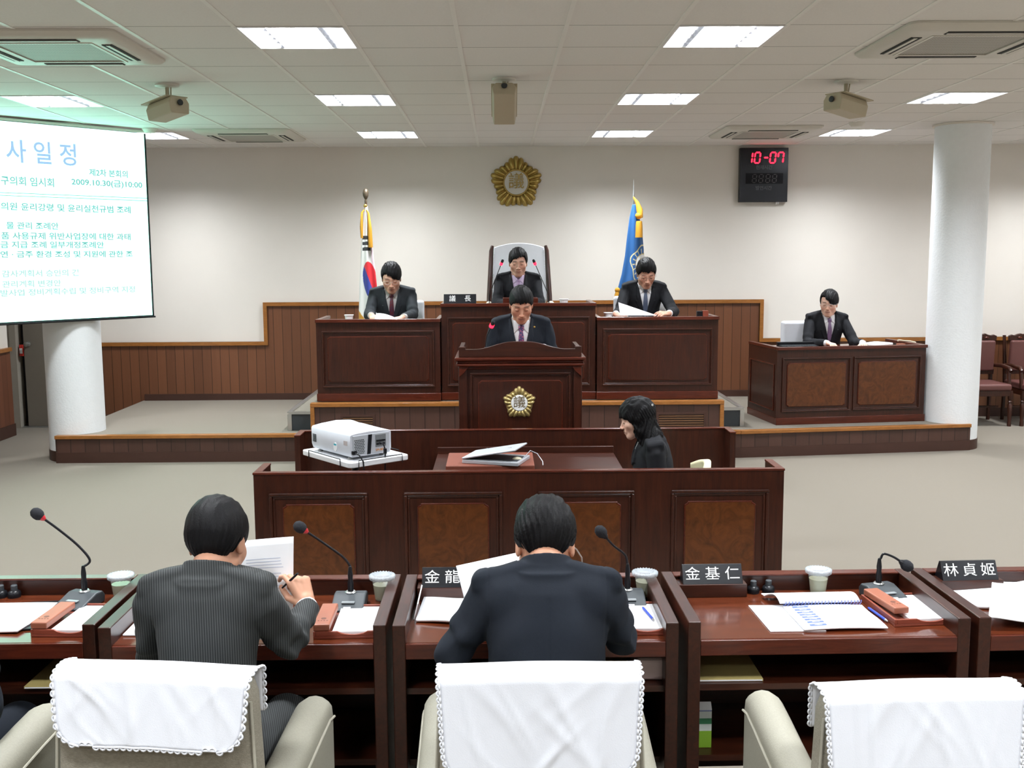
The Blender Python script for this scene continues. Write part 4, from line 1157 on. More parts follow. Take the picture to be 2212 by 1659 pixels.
# ------------------------------------------------------------------ laptop, half closed
lp = empty('laptop', (-0.02, 5.99, 0.735), R(-18), 'half closed silver laptop on the red brown table', 'laptop')
m = MB(); m.box(-0.17, 0.17, -0.12, 0.12, 0.0, 0.022); m.build('base', MW['silver'], lp, bevel=0.004)
m = MB(); m.box(-0.155, 0.155, -0.09, 0.07, 0.022, 0.024); m.build('keyboard', MW['grey_dark'], lp)
Ml = Matrix.Translation((-0.17, 0, 0.024)) @ Matrix.Rotation(R(-11), 4, 'Y')
m = MB(); m.box(0, 0.33, -0.122, 0.122, 0, 0.01, M=Ml); ld = m.build('lid', MW['silver'], lp, bevel=0.004)
m = MB(); m.ball((0.26, -0.0, 0.0105), (0.012, 0.008, 0.001), 12, M=Ml); m.build('lid_badge', MW['steel'], ld)
m = MB(); m.tube([(0.0, 0.10, 0.01), (-0.10, 0.16, 0.02), (-0.13, 0.22, 0.03), (-0.18, 0.28, 0.0), (-0.18, 0.3, -0.04)], 0.003, 6); m.build('cable', MW['black'], lp)
m = MB(); m.ball((0.10, 5.93, 0.755), (0.03, 0.022, 0.016), 16); tag(m.build('computer_mouse', mat('cream_glossy_plastic', (0.62, 0.58, 0.42), rough=0.2), smooth=True), 'small cream computer mouse beside the half closed laptop', 'mouse')
m = MB(); m.tube([(0.13, 5.96, 0.75), (0.18, 6.02, 0.79), (0.22, 6.0, 0.775), (0.25, 5.96, 0.735), (0.25, 5.93, 0.72)], 0.0025, 6); tag(m.build('loose_cable', MW['silver'], smooth=True), 'thin grey cable looping right of the laptop', 'cable')

# ------------------------------------------------------------------ gooseneck microphones
def council_mic(x, y, rz, neck, label, red=True):
    """base stands on the desk; neck: points in world metres relative to the base centre"""
    o = empty('desk_microphone', (x, y, DH), 0, label, 'microphone', 'gooseneck microphones on the council desks')
    M = Matrix.Rotation(rz, 4, 'Z')
    m = MB()
    m.prism([(-0.085, 0), (0.055, 0), (0.058, 0.025), (0.045, 0.042), (0.01, 0.044), (-0.085, 0.016)], -0.055, 0.055, 'x', M=M)
    bs = m.build('base', MW['grey_dark'], o, bevel=0.005)
    m = MB(); m.box(-0.022, 0.022, -0.055, -0.040, 0.028, 0.033, M=M); m.build('talk_button', mat('clear_button', (0.25, 0.27, 0.28), rough=0.2), bs, bevel=0.002)
    m = MB(); m.box(-0.012, 0.012, -0.078, -0.070, 0.019, 0.0225, M=M); m.build('badge', MW['paper'], bs)
    m = MB(); m.lathe([(0, 0), (0.017, 0), (0.019, 0.004), (0.015, 0.008), (0, 0.008)], 18, (0, 0, 0.041), M=M @ Matrix.Translation((0, 0.02, 0))); m.build('socket_ring', MW['steel'], bs, smooth=True)
    p0 = M @ Vector((0, 0.02, 0.045))
    m = MB(); m.lathe([(0.010, 0), (0.011, 0.03), (0.008, 0.045), (0.009, 0.06), (0.006, 0.085), (0.004, 0.09)], 12, p0); m.build('socket', MW['black'], o, smooth=True)
    pts = [p0+Vector((0, 0, 0.085))]+[Vector(p) for p in neck]
    # smooth the neck
    sm = []
    for i in range(len(pts)-1):
        a = pts[max(i-1, 0)]; b3 = pts[i]; c = pts[i+1]; d = pts[min(i+2, len(pts)-1)]
        for q in range(6):
            t = q/6; sm.append(0.5*((2*b3)+(c-a)*t+(2*a-5*b3+4*c-d)*t*t+(3*b3-a-3*c+d)*t**3))
    sm.append(pts[-1])
    m = MB(); m.tube(sm, 0.0042, 8); m.build('gooseneck', MW['black'], o, smooth=True)
    d = (pts[-1]-pts[-2]).normalized(); e = pts[-1]
    q = Vector((0, 0, 1)).rotation_difference(d).to_matrix().to_4x4()
    Mh = Matrix.Translation(e) @ q
    m = MB(); m.lathe([(0.0045, -0.012), (0.010, -0.004), (0.012, 0.004), (0, 0.004)], 14, M=Mh); m.build('ring_light', MW['red_ring'] if red else MW['black'], o, smooth=True)
    m = MB(); m.lathe([(0, 0), (0.012, 0.001), (0.0185, 0.010), (0.020, 0.022), (0.0175, 0.034), (0.009, 0.043), (0, 0.045)], 18, M=Mh); m.build('foam_windscreen', MW['black_soft'], o, smooth=True)
    return o
council_mic(-1.445, 3.49, R(-14), [(0.025, 0.03, 0.15), (-0.01, 0.03, 0.20), (-0.07, 0.03, 0.255), (-0.125, 0.02, 0.305)], 'black gooseneck microphone on the leftmost desk, leaning far left')
council_mic(-0.515, 3.45, R(0), [(0.0, 0.03, 0.13), (-0.025, 0.03, 0.165), (-0.09, 0.03, 0.215), (-0.15, 0.02, 0.262)], 'black gooseneck microphone right of the man in pinstripes')
council_mic(0.437, 3.45, R(0), [(0.0, 0.03, 0.135), (-0.01, 0.03, 0.165), (-0.05, 0.02, 0.20), (-0.08, 0.015, 0.235)], 'black gooseneck microphone right of the man in the plain navy suit', red=False)
council_mic(1.325, 3.49, R(14), [(0.0, 0.02, 0.135), (0.01, 0.02, 0.150), (0.045, 0.02, 0.138), (0.075, 0.02, 0.118)], 'black gooseneck microphone bent down to the right on the empty desk', red=False)

# ------------------------------------------------------------------ lidded plastic cups
clear, nt, bb = nodes('clear_cup_plastic'); bb.inputs['Base Color'].default_value = (0.9, 0.92, 0.9, 1); bb.inputs['Roughness'].default_value = 0.12; bb.inputs['Alpha'].default_value = 0.11; bb.inputs['Specular IOR Level'].default_value = 0.6
tea = mat('pale_tea', (0.21, 0.215, 0.11), rough=0.05, var=0.05); tea2 = tea
lidm = mat('crimped_clear_lid', (0.55, 0.61, 0.66), rough=0.12, spec=1.0, alpha=0.5, bump=0.5, bscale=180)
def make_cup():
    o = empty('plastic_cup')
    m = MB(); m.lathe([(0.0, 0), (0.025, 0), (0.027, 0.006), (0.036, 0.080), (0.038, 0.084), (0.036, 0.084), (0.035, 0.080), (0.026, 0.008), (0, 0.003)], 32); m.build('cup_wall', clear, o, smooth=True)
    m = MB(); m.lathe([(0, 0.003), (0.0255, 0.004), (0.0318, 0.055), (0, 0.055)], 32); m.build('tea', tea, o, smooth=True)
    m = MB(); n = 72; vs = []; fs = []
    prof = [(0.0, 0.084), (0.026, 0.084), (0.030, 0.090), (0.040, 0.090), (0.0455, 0.086), (0.0445, 0.076), (0.040, 0.074)]
    for (r_, z) in prof:
        for k in range(n):
            a = 2*PI*k/n; rr = r_*(1+(0.025 if r_ > 0.039 else 0)*math.cos(a*24)); vs.append((rr*math.cos(a), rr*math.sin(a), z+(0.0015*math.cos(a*24) if r_ > 0.039 else 0)))
    for i in range(len(prof)-1):
        for k in range(n): fs.append((i*n+k, i*n+(k+1) % n, (i+1)*n+(k+1) % n, (i+1)*n+k))
    m.add(vs, fs); m.build('lid', lidm, o, smooth='all', fix=False)
    return o
cup = make_cup()
for i, (x, y, lab) in enumerate(((-1.330, 3.555, 'lidded clear cup of pale tea left of the man in pinstripes'), (-0.412, 3.52, 'lidded clear cup of pale tea between the two seated men'),
        (0.505, 3.53, 'lidded clear cup of pale tea right of the man in the plain navy suit'), (1.118, 3.54, 'lidded clear cup half full of pale tea on the empty desk'))):
    o = cup if i == 0 else copy_tree(cup)
    o.location = (x, y, DH); tag(o, lab, 'cup', 'lidded cups on the council desks')
def paper_cup(x, y, z, label, s=1.0):
    o = empty('paper_cup', (x, y, z), 0, label, 'cup', 'white cups on the officials desks')
    m = MB(); m.lathe([(0, 0), (0.026*s, 0), (0.036*s, 0.07), (0.04*s, 0.072), (0.04*s, 0.078), (0.0, 0.08)], 20); m.build('cup_body', MW['paper'], o, smooth=True)
paper_cup(-1.385, 9.66, 1.312, 'white cup on the left tall desk at its left end', 1.1)
paper_cup(0.602, 9.63, 1.4475, 'white cup on the tallest desk, right of the chairman', 1.1)
paper_cup(1.015, 9.66, 1.318, 'white cup on the right tall desk beside the papers', 1.1)

# ------------------------------------------------------------------ note trays with their block
def tray_set(x, y, rz, lab, block=None, block_lab=None, pen=False, pad=True):
    """x, y: near left corner of the tray"""
    o = empty('note_tray', (x, y, DH), rz, 'orange brown wooden note tray %s' % lab, 'tray', 'wooden note trays on the council desks')
    w, d, h = 0.215, 0.255, 0.024
    m = MB(); m.box(0, w, 0, d, 0, 0.008); m.box(0, 0.008, 0, d, 0.008, h); m.box(w-0.008, w, 0, d, 0.008, h); m.box(0.008, w-0.008, d-0.008, d, 0.008, h)
    pts = [(0.008, 0.008), (w-0.008, 0.008), (w-0.008, h)]
    for q in range(9):
        t = q/8; pts.append((w-0.045-(w-0.12)*t, h-0.011*math.sin(PI*t)**0.6))
    pts.append((0.008, h))
    m.prism(pts, 0, 0.008, 'y')
    m.build('tray_body', MW['copper_d'], o, bevel=0.0015)
    m = MB(); m.box(0.058, w-0.010, 0.012, d-0.012, 0.008, 0.019)
    p = m.build('note_pad', MW['paper']); p.parent = o
    bx, by, bz, brz = block or (0.0, 0.0, 0.0, 0.0)
    b5 = empty('wooden_block', (0, 0, 0), 0, 'orange brown wooden block %s' % (block_lab or lab), 'wooden block', 'stamped wooden blocks on the note trays')
    M = Matrix.Translation((x, y, DH)) @ Matrix.Rotation(rz, 4, 'Z') @ Matrix.Translation((bx, by, h+0.0005+bz)) @ Matrix.Rotation(brz, 4, 'Z')
    b5.matrix_world = M
    b5.location = M.to_translation(); b5.rotation_euler = M.to_euler()
    m = MB(); m.box(0.0, 0.052, 0.002, 0.205, 0, 0.022); bb2 = m.build('block_body', MW['copper'], b5, bevel=0.004)
    m = MB(); m.lathe([(0, 0), (0.0085, 0), (0.0085, 0.0004), (0, 0.0004)], 16, (0.026, 0.058, 0.022)); 
    for q in range(4): m.box(0.010+q*0.009, 0.015+q*0.009, 0.036, 0.041, 0.022, 0.0224)
    m.build('stamped_mark', mat('dark_stamp', (0.12, 0.04, 0.025)), bb2)
tray_set(-1.487, 3.19, R(-3), 'at the right end of the leftmost desk', (0.0, 0.0, 0, 0), 'on the tray of the leftmost desk')
tray_set(-0.588, 3.145, R(1), 'right of the man in pinstripes', (0.0, 0.0, 0, 0), 'on the tray right of the man in pinstripes')
tray_set(0.340, 3.150, R(-1), 'with a blue pen, beside the plain navy suit', (0.0, 0.0, 0, 0), 'half hidden by the plain navy suit')
tray_set(1.262, 3.20, R(5), 'on the empty desk with its block knocked askew', (0.02, 0.045, 0, R(4)), 'lying askew, pushed up towards the bent microphone')
def pen(a, b3, z, r, label, col='blue_ink'):
    o = empty('pen', (0, 0, 0), 0, label, 'pen', 'blue pens')
    a = Vector((*a, z)); b3 = Vector((*b3, z)); o.location = a; d = b3-a
    m = MB(); m.tube([d*0.0, d*0.06, d*0.88], [r*0.5, r, r], 8); bd = m.build('barrel', MW[col], o, smooth=True)
    m = MB(); m.tube([d*0.88, d*0.96, d], [r*0.95, r*0.7, r*0.3], 8); m.build('tip', MW['steel'], o, smooth=True)
pen((1.236, 3.37), (1.252, 3.235), DH+0.006, 0.0045, 'blue ballpoint pen lying left of the askew tray')
pen((0.472, 3.345), (0.492, 3.215), DH+0.024, 0.004, 'blue ballpoint pen lying on the note pad beside the plain navy suit')

# twin black knobs
for i, (x, y, lab) in enumerate(((0.893, 3.555, 'black round knob, left of the pair by the name plate on the empty desk'), (0.948, 3.56, 'black round knob, right of the pair on the empty desk'), (-1.765, 3.585, 'black round knob, left of the pair on the leftmost desk'), (-1.718, 3.585, 'black round knob, right of the pair on the leftmost desk'))):
    o = empty('volume_knob', (x, y, DH), 0, lab, 'knob', 'pairs of black knobs')
    m = MB(); m.lathe([(0, 0), (0.021, 0), (0.022, 0.012), (0.020, 0.02), (0.012, 0.026), (0, 0.026)], 20); m.build('knob_base', MW['black'], o, smooth=True)
    m = MB(); m.lathe([(0, 0.026), (0.011, 0.026), (0.011, 0.042), (0.009, 0.044), (0, 0.044)], 16); m.build('cap', MW['grey_dark'], o, smooth=True)

# ------------------------------------------------------------------ papers
def sheet(name, corners, z, label, cat='paper', sag=0.0, curl=0.0, group=None, th=0.0012, mt='paper', lines=None, seed=0):
    """corners: near-left, near-right, far-right, far-left in world metres"""
    c = [Vector((*p, 0)) for p in corners]
    org = (c[0]+c[1]+c[2]+c[3])/4
    o = empty(name, (org.x, org.y, z), 0, label, cat, group)
    c = [p-org for p in c]
    rnd = random.Random(seed); ph = rnd.uniform(0, 6)
    def fn(u, v):
        p = (c[0]*(1-u)+c[1]*u)*(1-v)+(c[3]*(1-u)+c[2]*u)*v
        return (p.x, p.y, th+sag*(0.5+0.5*math.sin(u*5+ph+v*2))+curl*max(0, v-0.6)**2*6)
    m = MB(); m.sheet(fn, 16, 16, th=th); b6 = m.build('page', MW[mt], o, smooth='all')
    if lines:
        m = MB()
        for (u0, u1, v, hh) in lines:
            def g(u, w, u0=u0, u1=u1, v=v, hh=hh):
                q = Vector(fn(u0+(u1-u0)*u, v+(w-0.5)*hh)); q.z += 0.0005; return q
            m.sheet(g, 6, 1)
        m.build('printed_lines', MW['grey_ink'], b6, fix=False)
    return o, fn
# empty desk: loose sheets and the spiral booklet
sheet('loose_paper', [(0.853, 3.165), (1.03, 3.165), (1.02, 3.41), (0.842, 3.412)], DH+0.0005, 'plain white sheets sticking out left of the spiral booklet', 'paper', th=0.003)
bk = empty('spiral_booklet', (1.07, 3.27, DH+0.004), R(2), 'open spiral bound booklet with a column of blue boxes on the empty desk', 'booklet')
def pg(u, v):
    return (-0.115+0.27*u+0.0*v-0.0*u, -0.105+0.22*v, 0.006+0.004*math.sin(u*PI)+0.002*math.sin(v*6))
m = MB(); m.sheet(pg, 20, 16, th=0.005); page = m.build('page', MW['paper'], bk, smooth='all')
def pg2(u, v):     # upper pages folded back over the wire
    z = 0.012+0.030*math.sin(PI*min(1, v*1.15+0.02))**0.8*(1-0.35*v)
    return (-0.125+0.275*u-0.03*v, 0.115+0.12*v-0.012*math.sin(PI*v), z)
m = MB(); m.sheet(pg2, 20, 20, th=0.004); m.build('folded_pages', MW['paper'], bk, smooth='all')
m = MB()
for q in range(24):
    x = -0.108+q*0.0112; m.tube([(x+0.004*math.cos(a), 0.116+0.007*math.sin(a), 0.014+0.007*math.cos(a)) for a in [2*PI*k/8 for k in range(9)]], 0.0011, 5)
m.build('wire_spiral', mat('blue_wire', (0.10, 0.15, 0.45), rough=0.3), bk)
boxm = mat('blue_box_print', (0.10, 0.15, 0.55), rough=0.6)
m = MB()
for q in range(8):
    v = 0.93-q*0.115
    def g(u, w, v=v): P = Vector(pg(0.10+0.20*u, v+(w-0.5)*0.07)); P.z += 0.0006; return P
    m.sheet(g, 4, 1)
m.build('printed_boxes', boxm, page, fix=False)
m = MB()
for q in range(8):
    v = 0.93-q*0.115
    def g(u, w, v=v): P = Vector(pg(0.16+0.09*u, v+(w-0.5)*0.010)); P.z += 0.001; return P
    m.sheet(g, 4, 1)
m.build('box_lettering', MW['white'], page, fix=False)
# leftmost desk
sheet('loose_paper', [(-1.83, 3.225), (-1.54, 3.215), (-1.50, 3.48), (-1.85, 3.50)], DH+0.004, 'white open report at the left edge of the photo', 'paper', th=0.006, sag=0.004, seed=4)
o = empty('black_folder', (-1.56, 3.36, DH+0.001), R(8), 'black folder partly under the papers and tray on the leftmost desk', 'folder')
m = MB(); m.prism(rrect(-0.16, 0.10, -0.12, 0.16, 0.04), 0, 0.006, 'z'); m.build('folder_cover', MW['black'], o, bevel=0.002)
# desk of the man in pinstripes
sheet('loose_paper', [(-1.195, 3.185), (-1.02, 3.18), (-1.02, 3.42), (-1.195, 3.45)], DH+0.001, 'white report lying left of the man in pinstripes', 'paper', th=0.006, curl=0.02)
# desk of the man in navy
sheet('loose_paper', [(-0.278, 3.285), (-0.06, 3.245), (-0.06, 3.49), (-0.265, 3.52)], DH+0.001, 'white papers lying left of the man in the plain navy suit', 'paper', th=0.008, sag=0.006, seed=2)
M = frame((-0.288, 3.31, DH+0.002), (0, 1, 0), (0.25, 0, 1))
m = MB(); m.box(0, 0.2, 0, 0.055, 0, 0.004, M=M); tag(m.build('leaning_booklet', MW['paper']), 'thin white booklet leaning on the rail left of the loose papers', 'booklet')
# right edge desk
sheet('loose_paper', [(1.60, 3.36), (1.92, 3.30), (1.93, 3.60), (1.575, 3.625)], DH+0.002, 'white spiral bound papers on the right edge desk', 'paper', th=0.010, sag=0.008, seed=5)
sheet('loose_paper', [(1.545, 3.165), (1.85, 3.15), (1.90, 3.44), (1.70, 3.47)], DH+0.022, 'crumpled white printed sheets piled at the front of the right edge desk', 'paper', th=0.004, sag=0.02, curl=0.03, seed=7, lines=[(0.3, 0.7, 0.5, 0.01), (0.35, 0.65, 0.42, 0.01)])

# shelf contents
def folder(x0, x1, y0, y1, z, label, h=0.008, col=(0.50, 0.38, 0.13)):
    o = empty('manila_folder', ((x0+x1)/2, (y0+y1)/2, z), 0, label, 'folder', 'manila folders on the desk shelves')
    w, d = (x1-x0)/2, (y1-y0)/2
    m = MB(); m.box(-w, w, -d, d, 0, h); m.build('folder_cover', manila, o, bevel=0.001)
    m = MB(); m.box(-w+0.003, w-0.003, -d-0.001, d-0.005, h*0.25, h*0.75); m.build('inner_sheets', MW['paper'], o)
manila = mat('manila_card', (0.42, 0.33, 0.12), rough=0.7)
ZS = DH-0.155
folder(0.625, 0.83, 3.15, 3.45, ZS, 'manila folder on the shelf under the empty desk')
folder(-1.50, -1.33, 3.15, 3.45, ZS, 'manila folder on the shelf under the leftmost desk')
folder(0.30, 0.42, 3.15, 3.45, ZS, 'manila folder on the shelf under the navy suited man')
o = empty('tissue_pack', (0.475, 3.22, ZS), 0, 'pinkish white tissue pack on the shelf beside a manila folder', 'tissue pack')
m = MB(); m.box(-0.05, 0.05, -0.06, 0.08, 0, 0.075); m.build('pack', mat('pinkish_film', (0.55, 0.42, 0.40), rough=0.35), o, bevel=0.015, seg=3)
m = MB(); m.sheet(lambda u, v: (-0.02+0.05*u, 0.0+0.03*math.sin(u*6), 0.07+0.022*v*math.sin(PI*u)), 8, 4, th=0.001); m.build('tissue', MW['paper'], o, smooth='all')
o = empty('milk_carton', (0.664, 3.26, 0.32), 0, 'small green and white printed carton on the lower shelf of the empty desk', 'carton')
cm, nt, b = nodes('carton_print'); tc = nt.nodes.new('ShaderNodeTexCoord'); sp_ = nt.nodes.new('ShaderNodeSeparateXYZ'); ln(nt, tc.outputs['Object'], sp_.inputs[0])
cr = nt.nodes.new('ShaderNodeValToRGB'); cr.color_ramp.interpolation = 'CONSTANT'
for p_, c_ in ((0.0, (0.22, 0.42, 0.03)), (0.055, (0.65, 0.72, 0.68)), (0.08, (0.04, 0.22, 0.10)), (0.10, (0.65, 0.72, 0.70)), (0.122, (0.18, 0.22, 0.40))):
    if p_ == 0: e = cr.color_ramp.elements[0]; e.position = 0
    else: e = cr.color_ramp.elements.new(p_)
    e.color = (*c_, 1)
cr.color_ramp.elements[-1].color = (0.6, 0.65, 0.6, 1); ln(nt, sp_.outputs['Z'], cr.inputs[0]); ln(nt, cr.outputs[0], b.inputs['Base Color'])
m = MB(); m.box(-0.024, 0.024, -0.02, 0.02, 0, 0.13); m.build('carton_body', cm, o, bevel=0.002)
m = MB(); m.prism([(-0.02, 0.13), (0.02, 0.13), (0.0, 0.15)], -0.024, 0.024, 'x'); m.build('gable_top', MW['paper'], o)

# ------------------------------------------------------------------ things on the officials' desks
o = empty('name_plate', (-0.35, 9.485, 1.497), 0, 'black name plate of the chairman on the tallest desk', 'name plate', 'black name plates on the desks')
m = MB(); m.prism([(-0.03, 0), (0.03, 0), (0.004, 0.083), (-0.004, 0.083)], -0.147, 0.147, 'x'); pl = m.build('plate', MW['black'], o)
for ch, xx in (('議', -0.068), ('長', 0.07)):
    text_part('lettering', ch, 0.062, MW['white'], pl, frame((xx, -0.0195, 0.041), (1, 0, 0), (0, 0.3, 0.95)), align='CENTER', extrude=0.0004)
def thin_mic(base, pts, label, hr=0.013):
    o = empty('slim_microphone', base, 0, label, 'microphone', 'slim microphones with red lit collars')
    b7 = Vector(base); P = [Vector(p)-b7 for p in pts]
    m = MB(); m.lathe([(0, 0), (0.03, 0), (0.028, 0.012), (0.01, 0.02), (0, 0.02)], 18); m.build('foot', MW['black'], o, smooth=True)
    m = MB(); m.tube([Vector((0, 0, 0.01))]+P, 0.0035, 8); m.build('stem', MW['black'], o, smooth=True)
    d = (P[-1]-P[-2]).normalized(); q = Vector((0, 0, 1)).rotation_difference(d).to_matrix().to_4x4(); Mh = Matrix.Translation(P[-1]) @ q
    m = MB(); m.lathe([(0.004, 0), (hr*1.05, 0.004), (hr*1.05, 0.028), (0, 0.028)], 14, M=Mh); m.build('red_collar', MW['red_led'], o, smooth=True)
    m = MB(); m.lathe([(0, 0.028), (hr*0.95, 0.028), (hr, 0.045), (hr*0.7, 0.058), (0, 0.06)], 14, M=Mh); m.build('capsule', MW['black_soft'], o, smooth=True)
thin_mic((-0.09, 9.76, 1.4225), [(-0.085, 9.76, 1.56), (-0.04, 9.74, 1.68), (0.022, 9.70, 1.835)], 'slim microphone left of the chairman')
thin_mic((0.475, 9.76, 1.4225), [(0.465, 9.76, 1.56), (0.41, 9.74, 1.69), (0.345, 9.70, 1.835)], 'slim microphone right of the chairman')
thin_mic((-0.095, 7.42, 1.247), [(-0.095, 7.42, 1.30), (-0.085, 7.40, 1.36), (-0.055, 7.35, 1.425)], 'slim microphone on the lectern before the speaker', hr=0.016)
sheet('documents', [(-1.20, 9.56), (-0.96, 9.55), (-0.94, 9.72), (-1.20, 9.76)], 1.312, 'open white documents on the left tall desk', 'paper', th=0.012, sag=0.01, seed=3)
m = MB()
def leaf(u, v): return (-1.155+0.20*u+0.02*v, 9.60+0.10*v, 1.325+0.055*math.sin(PI*0.55*(1-u))*v+0.02*v)
m.sheet(leaf, 12, 12, th=0.001); tag(m.build('turned_page', MW['paper'], smooth='all'), 'white page being turned by the bespectacled clerk at the left', 'paper')
def held(u, v): return (1.115+0.34*u-0.035*v*u, 9.56+0.14*v, 1.372+(0.105*(1-u)+0.01)*v)
m = MB(); m.sheet(held, 12, 12, th=0.001); hs = m.build('held_sheet', MW['paper'], smooth='all'); tag(hs, 'white sheet tilted up by the man before the blue flag', 'paper')
o = empty('stamp_case', (1.87, 9.66, 1.318), 0, 'small black and red brown case on the right tall desk', 'case')
m = MB(); m.box(-0.03, 0.02, -0.02, 0.03, 0, 0.085); m.build('black_box', MW['black'], o, bevel=0.003)
m = MB(); m.box(0.022, 0.075, -0.02, 0.03, 0, 0.09); m.build('brown_box', MW['copper_d'], o, bevel=0.003)
# right side desk
o = empty('keyboard', (3.02, 10.45, 0.9755), R(4), 'black keyboard at the left end of the right side desk', 'keyboard')
m = MB(); m.box(-0.19, 0.19, -0.08, 0.10, 0, 0.03); m.build('body', MW['black'], o, bevel=0.004)
m = MB(); m.box(-0.19, 0.19, 0.06, 0.11, 0.03, 0.062); m.build('raised_back', MW['black'], o, bevel=0.004)
m = MB()
for q in range(14):
    for r_ in range(4): m.box(-0.18+q*0.0257, -0.16+q*0.0257, -0.07+r_*0.03, -0.048+r_*0.03, 0.03, 0.036)
m.build('keys', MW['grey_dark'], o)
sheet('documents', [(3.78, 10.52), (4.02, 10.55), (4.0, 10.75), (3.77, 10.72)], 0.9765, 'white papers at the right end of the right side desk', 'paper', th=0.03, sag=0.012, seed=9)
o = empty('telephone_handset', (4.18, 10.62, 0.9765), R(20), 'cream and brown handset lying near the white pillar on the side desk', 'handset')
m = MB(); m.box(-0.10, 0.06, -0.03, 0.03, 0, 0.03); m.build('cradle', MW['copper'], o, bevel=0.006)
m = MB(); m.tube([(-0.10, 0, 0.065), (-0.03, 0, 0.055), (0.05, 0, 0.05), (0.12, 0, 0.03)], [0.012, 0.009, 0.009, 0.014], 10); m.build('handle', MW['beige_plastic'], o, smooth=True)

# ------------------------------------------------------------------ burgundy chairs by the wall
leather = mat('burgundy_leather', (0.125, 0.048, 0.043), rough=0.4, var=0.08, vscale=30, bump=0.15, bscale=120)
def carved_chair(x, y, rz, label):
    o = empty('carved_armchair', (x, y, 0), rz, label, 'chair', 'burgundy leather chairs beside the right pillar')
    wd = MW['wood_v']; W2 = 0.27
    for sx in (-1, 1):
        m = MB(); m.lathe([(0.022, 0), (0.022, 0.04), (0.018, 0.06), (0.024, 0.16), (0.026, 0.24), (0.016, 0.26), (0.026, 0.275), (0.016, 0.29), (0.026, 0.31), (0.026, 0.40)], 16, (sx*W2, -0.24, 0)); m.build('leg', wd, o, smooth=True)
        m = MB(); m.tube([(sx*W2*0.95, 0.24, 0), (sx*W2*0.95, 0.22, 0.42), (sx*W2*0.98, 0.27, 0.98)], [0.02, 0.023, 0.018], 10); m.build('leg', wd, o, smooth=True)
        m = MB(); m.tube([(sx*W2, 0.22, 0.64), (sx*(W2+0.01), 0.0, 0.655), (sx*(W2+0.01), -0.18, 0.64), (sx*(W2+0.01), -0.21, 0.61)], [0.02, 0.024, 0.026, 0.02], 10); m.tube([(sx*(W2+0.005), -0.17, 0.63), (sx*W2, -0.20, 0.42)], [0.018, 0.02], 10); m.build('armrest', wd, o, smooth=True)
    m = MB(); m.box(-W2, W2, -0.26, 0.24, 0.34, 0.40); m.box(-W2, W2, 0.02, 0.045, 0.17, 0.195); m.build('seat_rail', wd, o, bevel=0.004)
    m = MB(); m.box(-W2-0.005, W2+0.005, -0.27, 0.22, 0.40, 0.475); m.build('seat', leather, o, bevel=0.025, seg=4)
    Mb = Matrix.Translation((0, 0.225, 0)) @ Matrix.Rotation(R(5), 4, 'X')
    m = MB(); m.box(-W2, W2, 0.0, 0.03, 0.54, 0.60, M=Mb)
    pts = [(-W2, 0.93), (-W2, 0.985)]+[(-W2+2*W2*q/16, 0.985+0.03*math.sin(PI*q/16)+0.008*math.sin(q*2.2)) for q in range(1, 16)]+[(W2, 0.985), (W2, 0.93)]
    m.prism(pts, 0.0, 0.035, 'y', M=Mb); m.build('back_frame', wd, o, bevel=0.006)
    m = MB(); m.box(-W2+0.02, W2-0.02, -0.035, 0.03, 0.585, 0.935, M=Mb); m.build('backrest', leather, o, bevel=0.02, seg=4)
    m = MB()
    for q in (-0.15, -0.05, 0.05, 0.15): m.ball((q, -0.005, 0.965), (0.03, 0.012, 0.014), 10, M=Mb)
    m.build('carving', MW['wood_red'], o, smooth=True)
carved_chair(5.42, 11.66, R(0), 'burgundy leather armchair with carved frame, right behind the white pillar')
carved_chair(6.10, 11.66, R(0), 'burgundy leather armchair with carved frame, cut by the right edge')

# ------------------------------------------------------------------ officials' chairs
ivory = mat('ivory_chair_leather', (0.62, 0.60, 0.50), rough=0.5)
ch = empty('chairman_chair', (0.215, 10.66, PZ), 0, 'high backed chair with dark wood posts and a white cover', 'chair')
Mc = Matrix.Translation((0, 0, 0.45)) @ Matrix.Rotation(R(-13), 4, 'X') @ Matrix.Diagonal((1, 1, 1.025, 1)) @ Matrix.Translation((0, 0, -0.45))
pts = [(-0.285, 0.45), (-0.262, 1.385)]+[(-0.262+0.524*q/12, 1.385+0.05*math.sin(PI*q/12)**0.8) for q in range(1, 12)]+[(0.262, 1.385), (0.285, 0.45)]
m = MB(); m.prism(pts, 0.0, 0.10, 'y', M=Mc); m.build('backrest', ivory, ch, bevel=0.012)
m = MB()
for s_ in (-1, 1): m.tube([(s_*0.325, 0.0, 0.35), (s_*0.31, 0.0, 0.9), (s_*0.288, 0.01, 1.36), (s_*0.275, 0.01, 1.41)], [0.028, 0.026, 0.022, 0.016], 12, M=Mc)
m.build('back_post', MW['wood_v'], ch, smooth=True)
m = MB(); m.prism([(x*1.005, z+0.004 if z > 1 else 0.85) for x, z in pts], -0.008, 0.108, 'y', M=Mc); cv = m.build('chair_cover', MW['cover'], ch, bevel=0.01)
m = MB()
for s_ in (-1, 1):
    for q in range(26): m.ball((s_*(0.276-0.0008*q), -0.010, 0.90+q*0.0185), (0.006, 0.003, 0.0065), 6, M=Mc)
m.build('lace_trim', MW['cover'], cv, smooth='all')
m = MB(); m.box(-0.27, 0.27, -0.45, 0.0, 0.42, 0.54); m.build('seat', ivory, ch, bevel=0.03, seg=3)
for s_ in (-1, 1):
    m = MB(); m.tube([(s_*0.30, 0.02, 0.80), (s_*0.31, -0.2, 0.82), (s_*0.31, -0.4, 0.80)], [0.03, 0.035, 0.03], 12); m.tube([(s_*0.31, -0.38, 0.78), (s_*0.30, -0.36, 0.42)], 0.022, 10); m.build('armrest', ivory, ch, smooth=True)
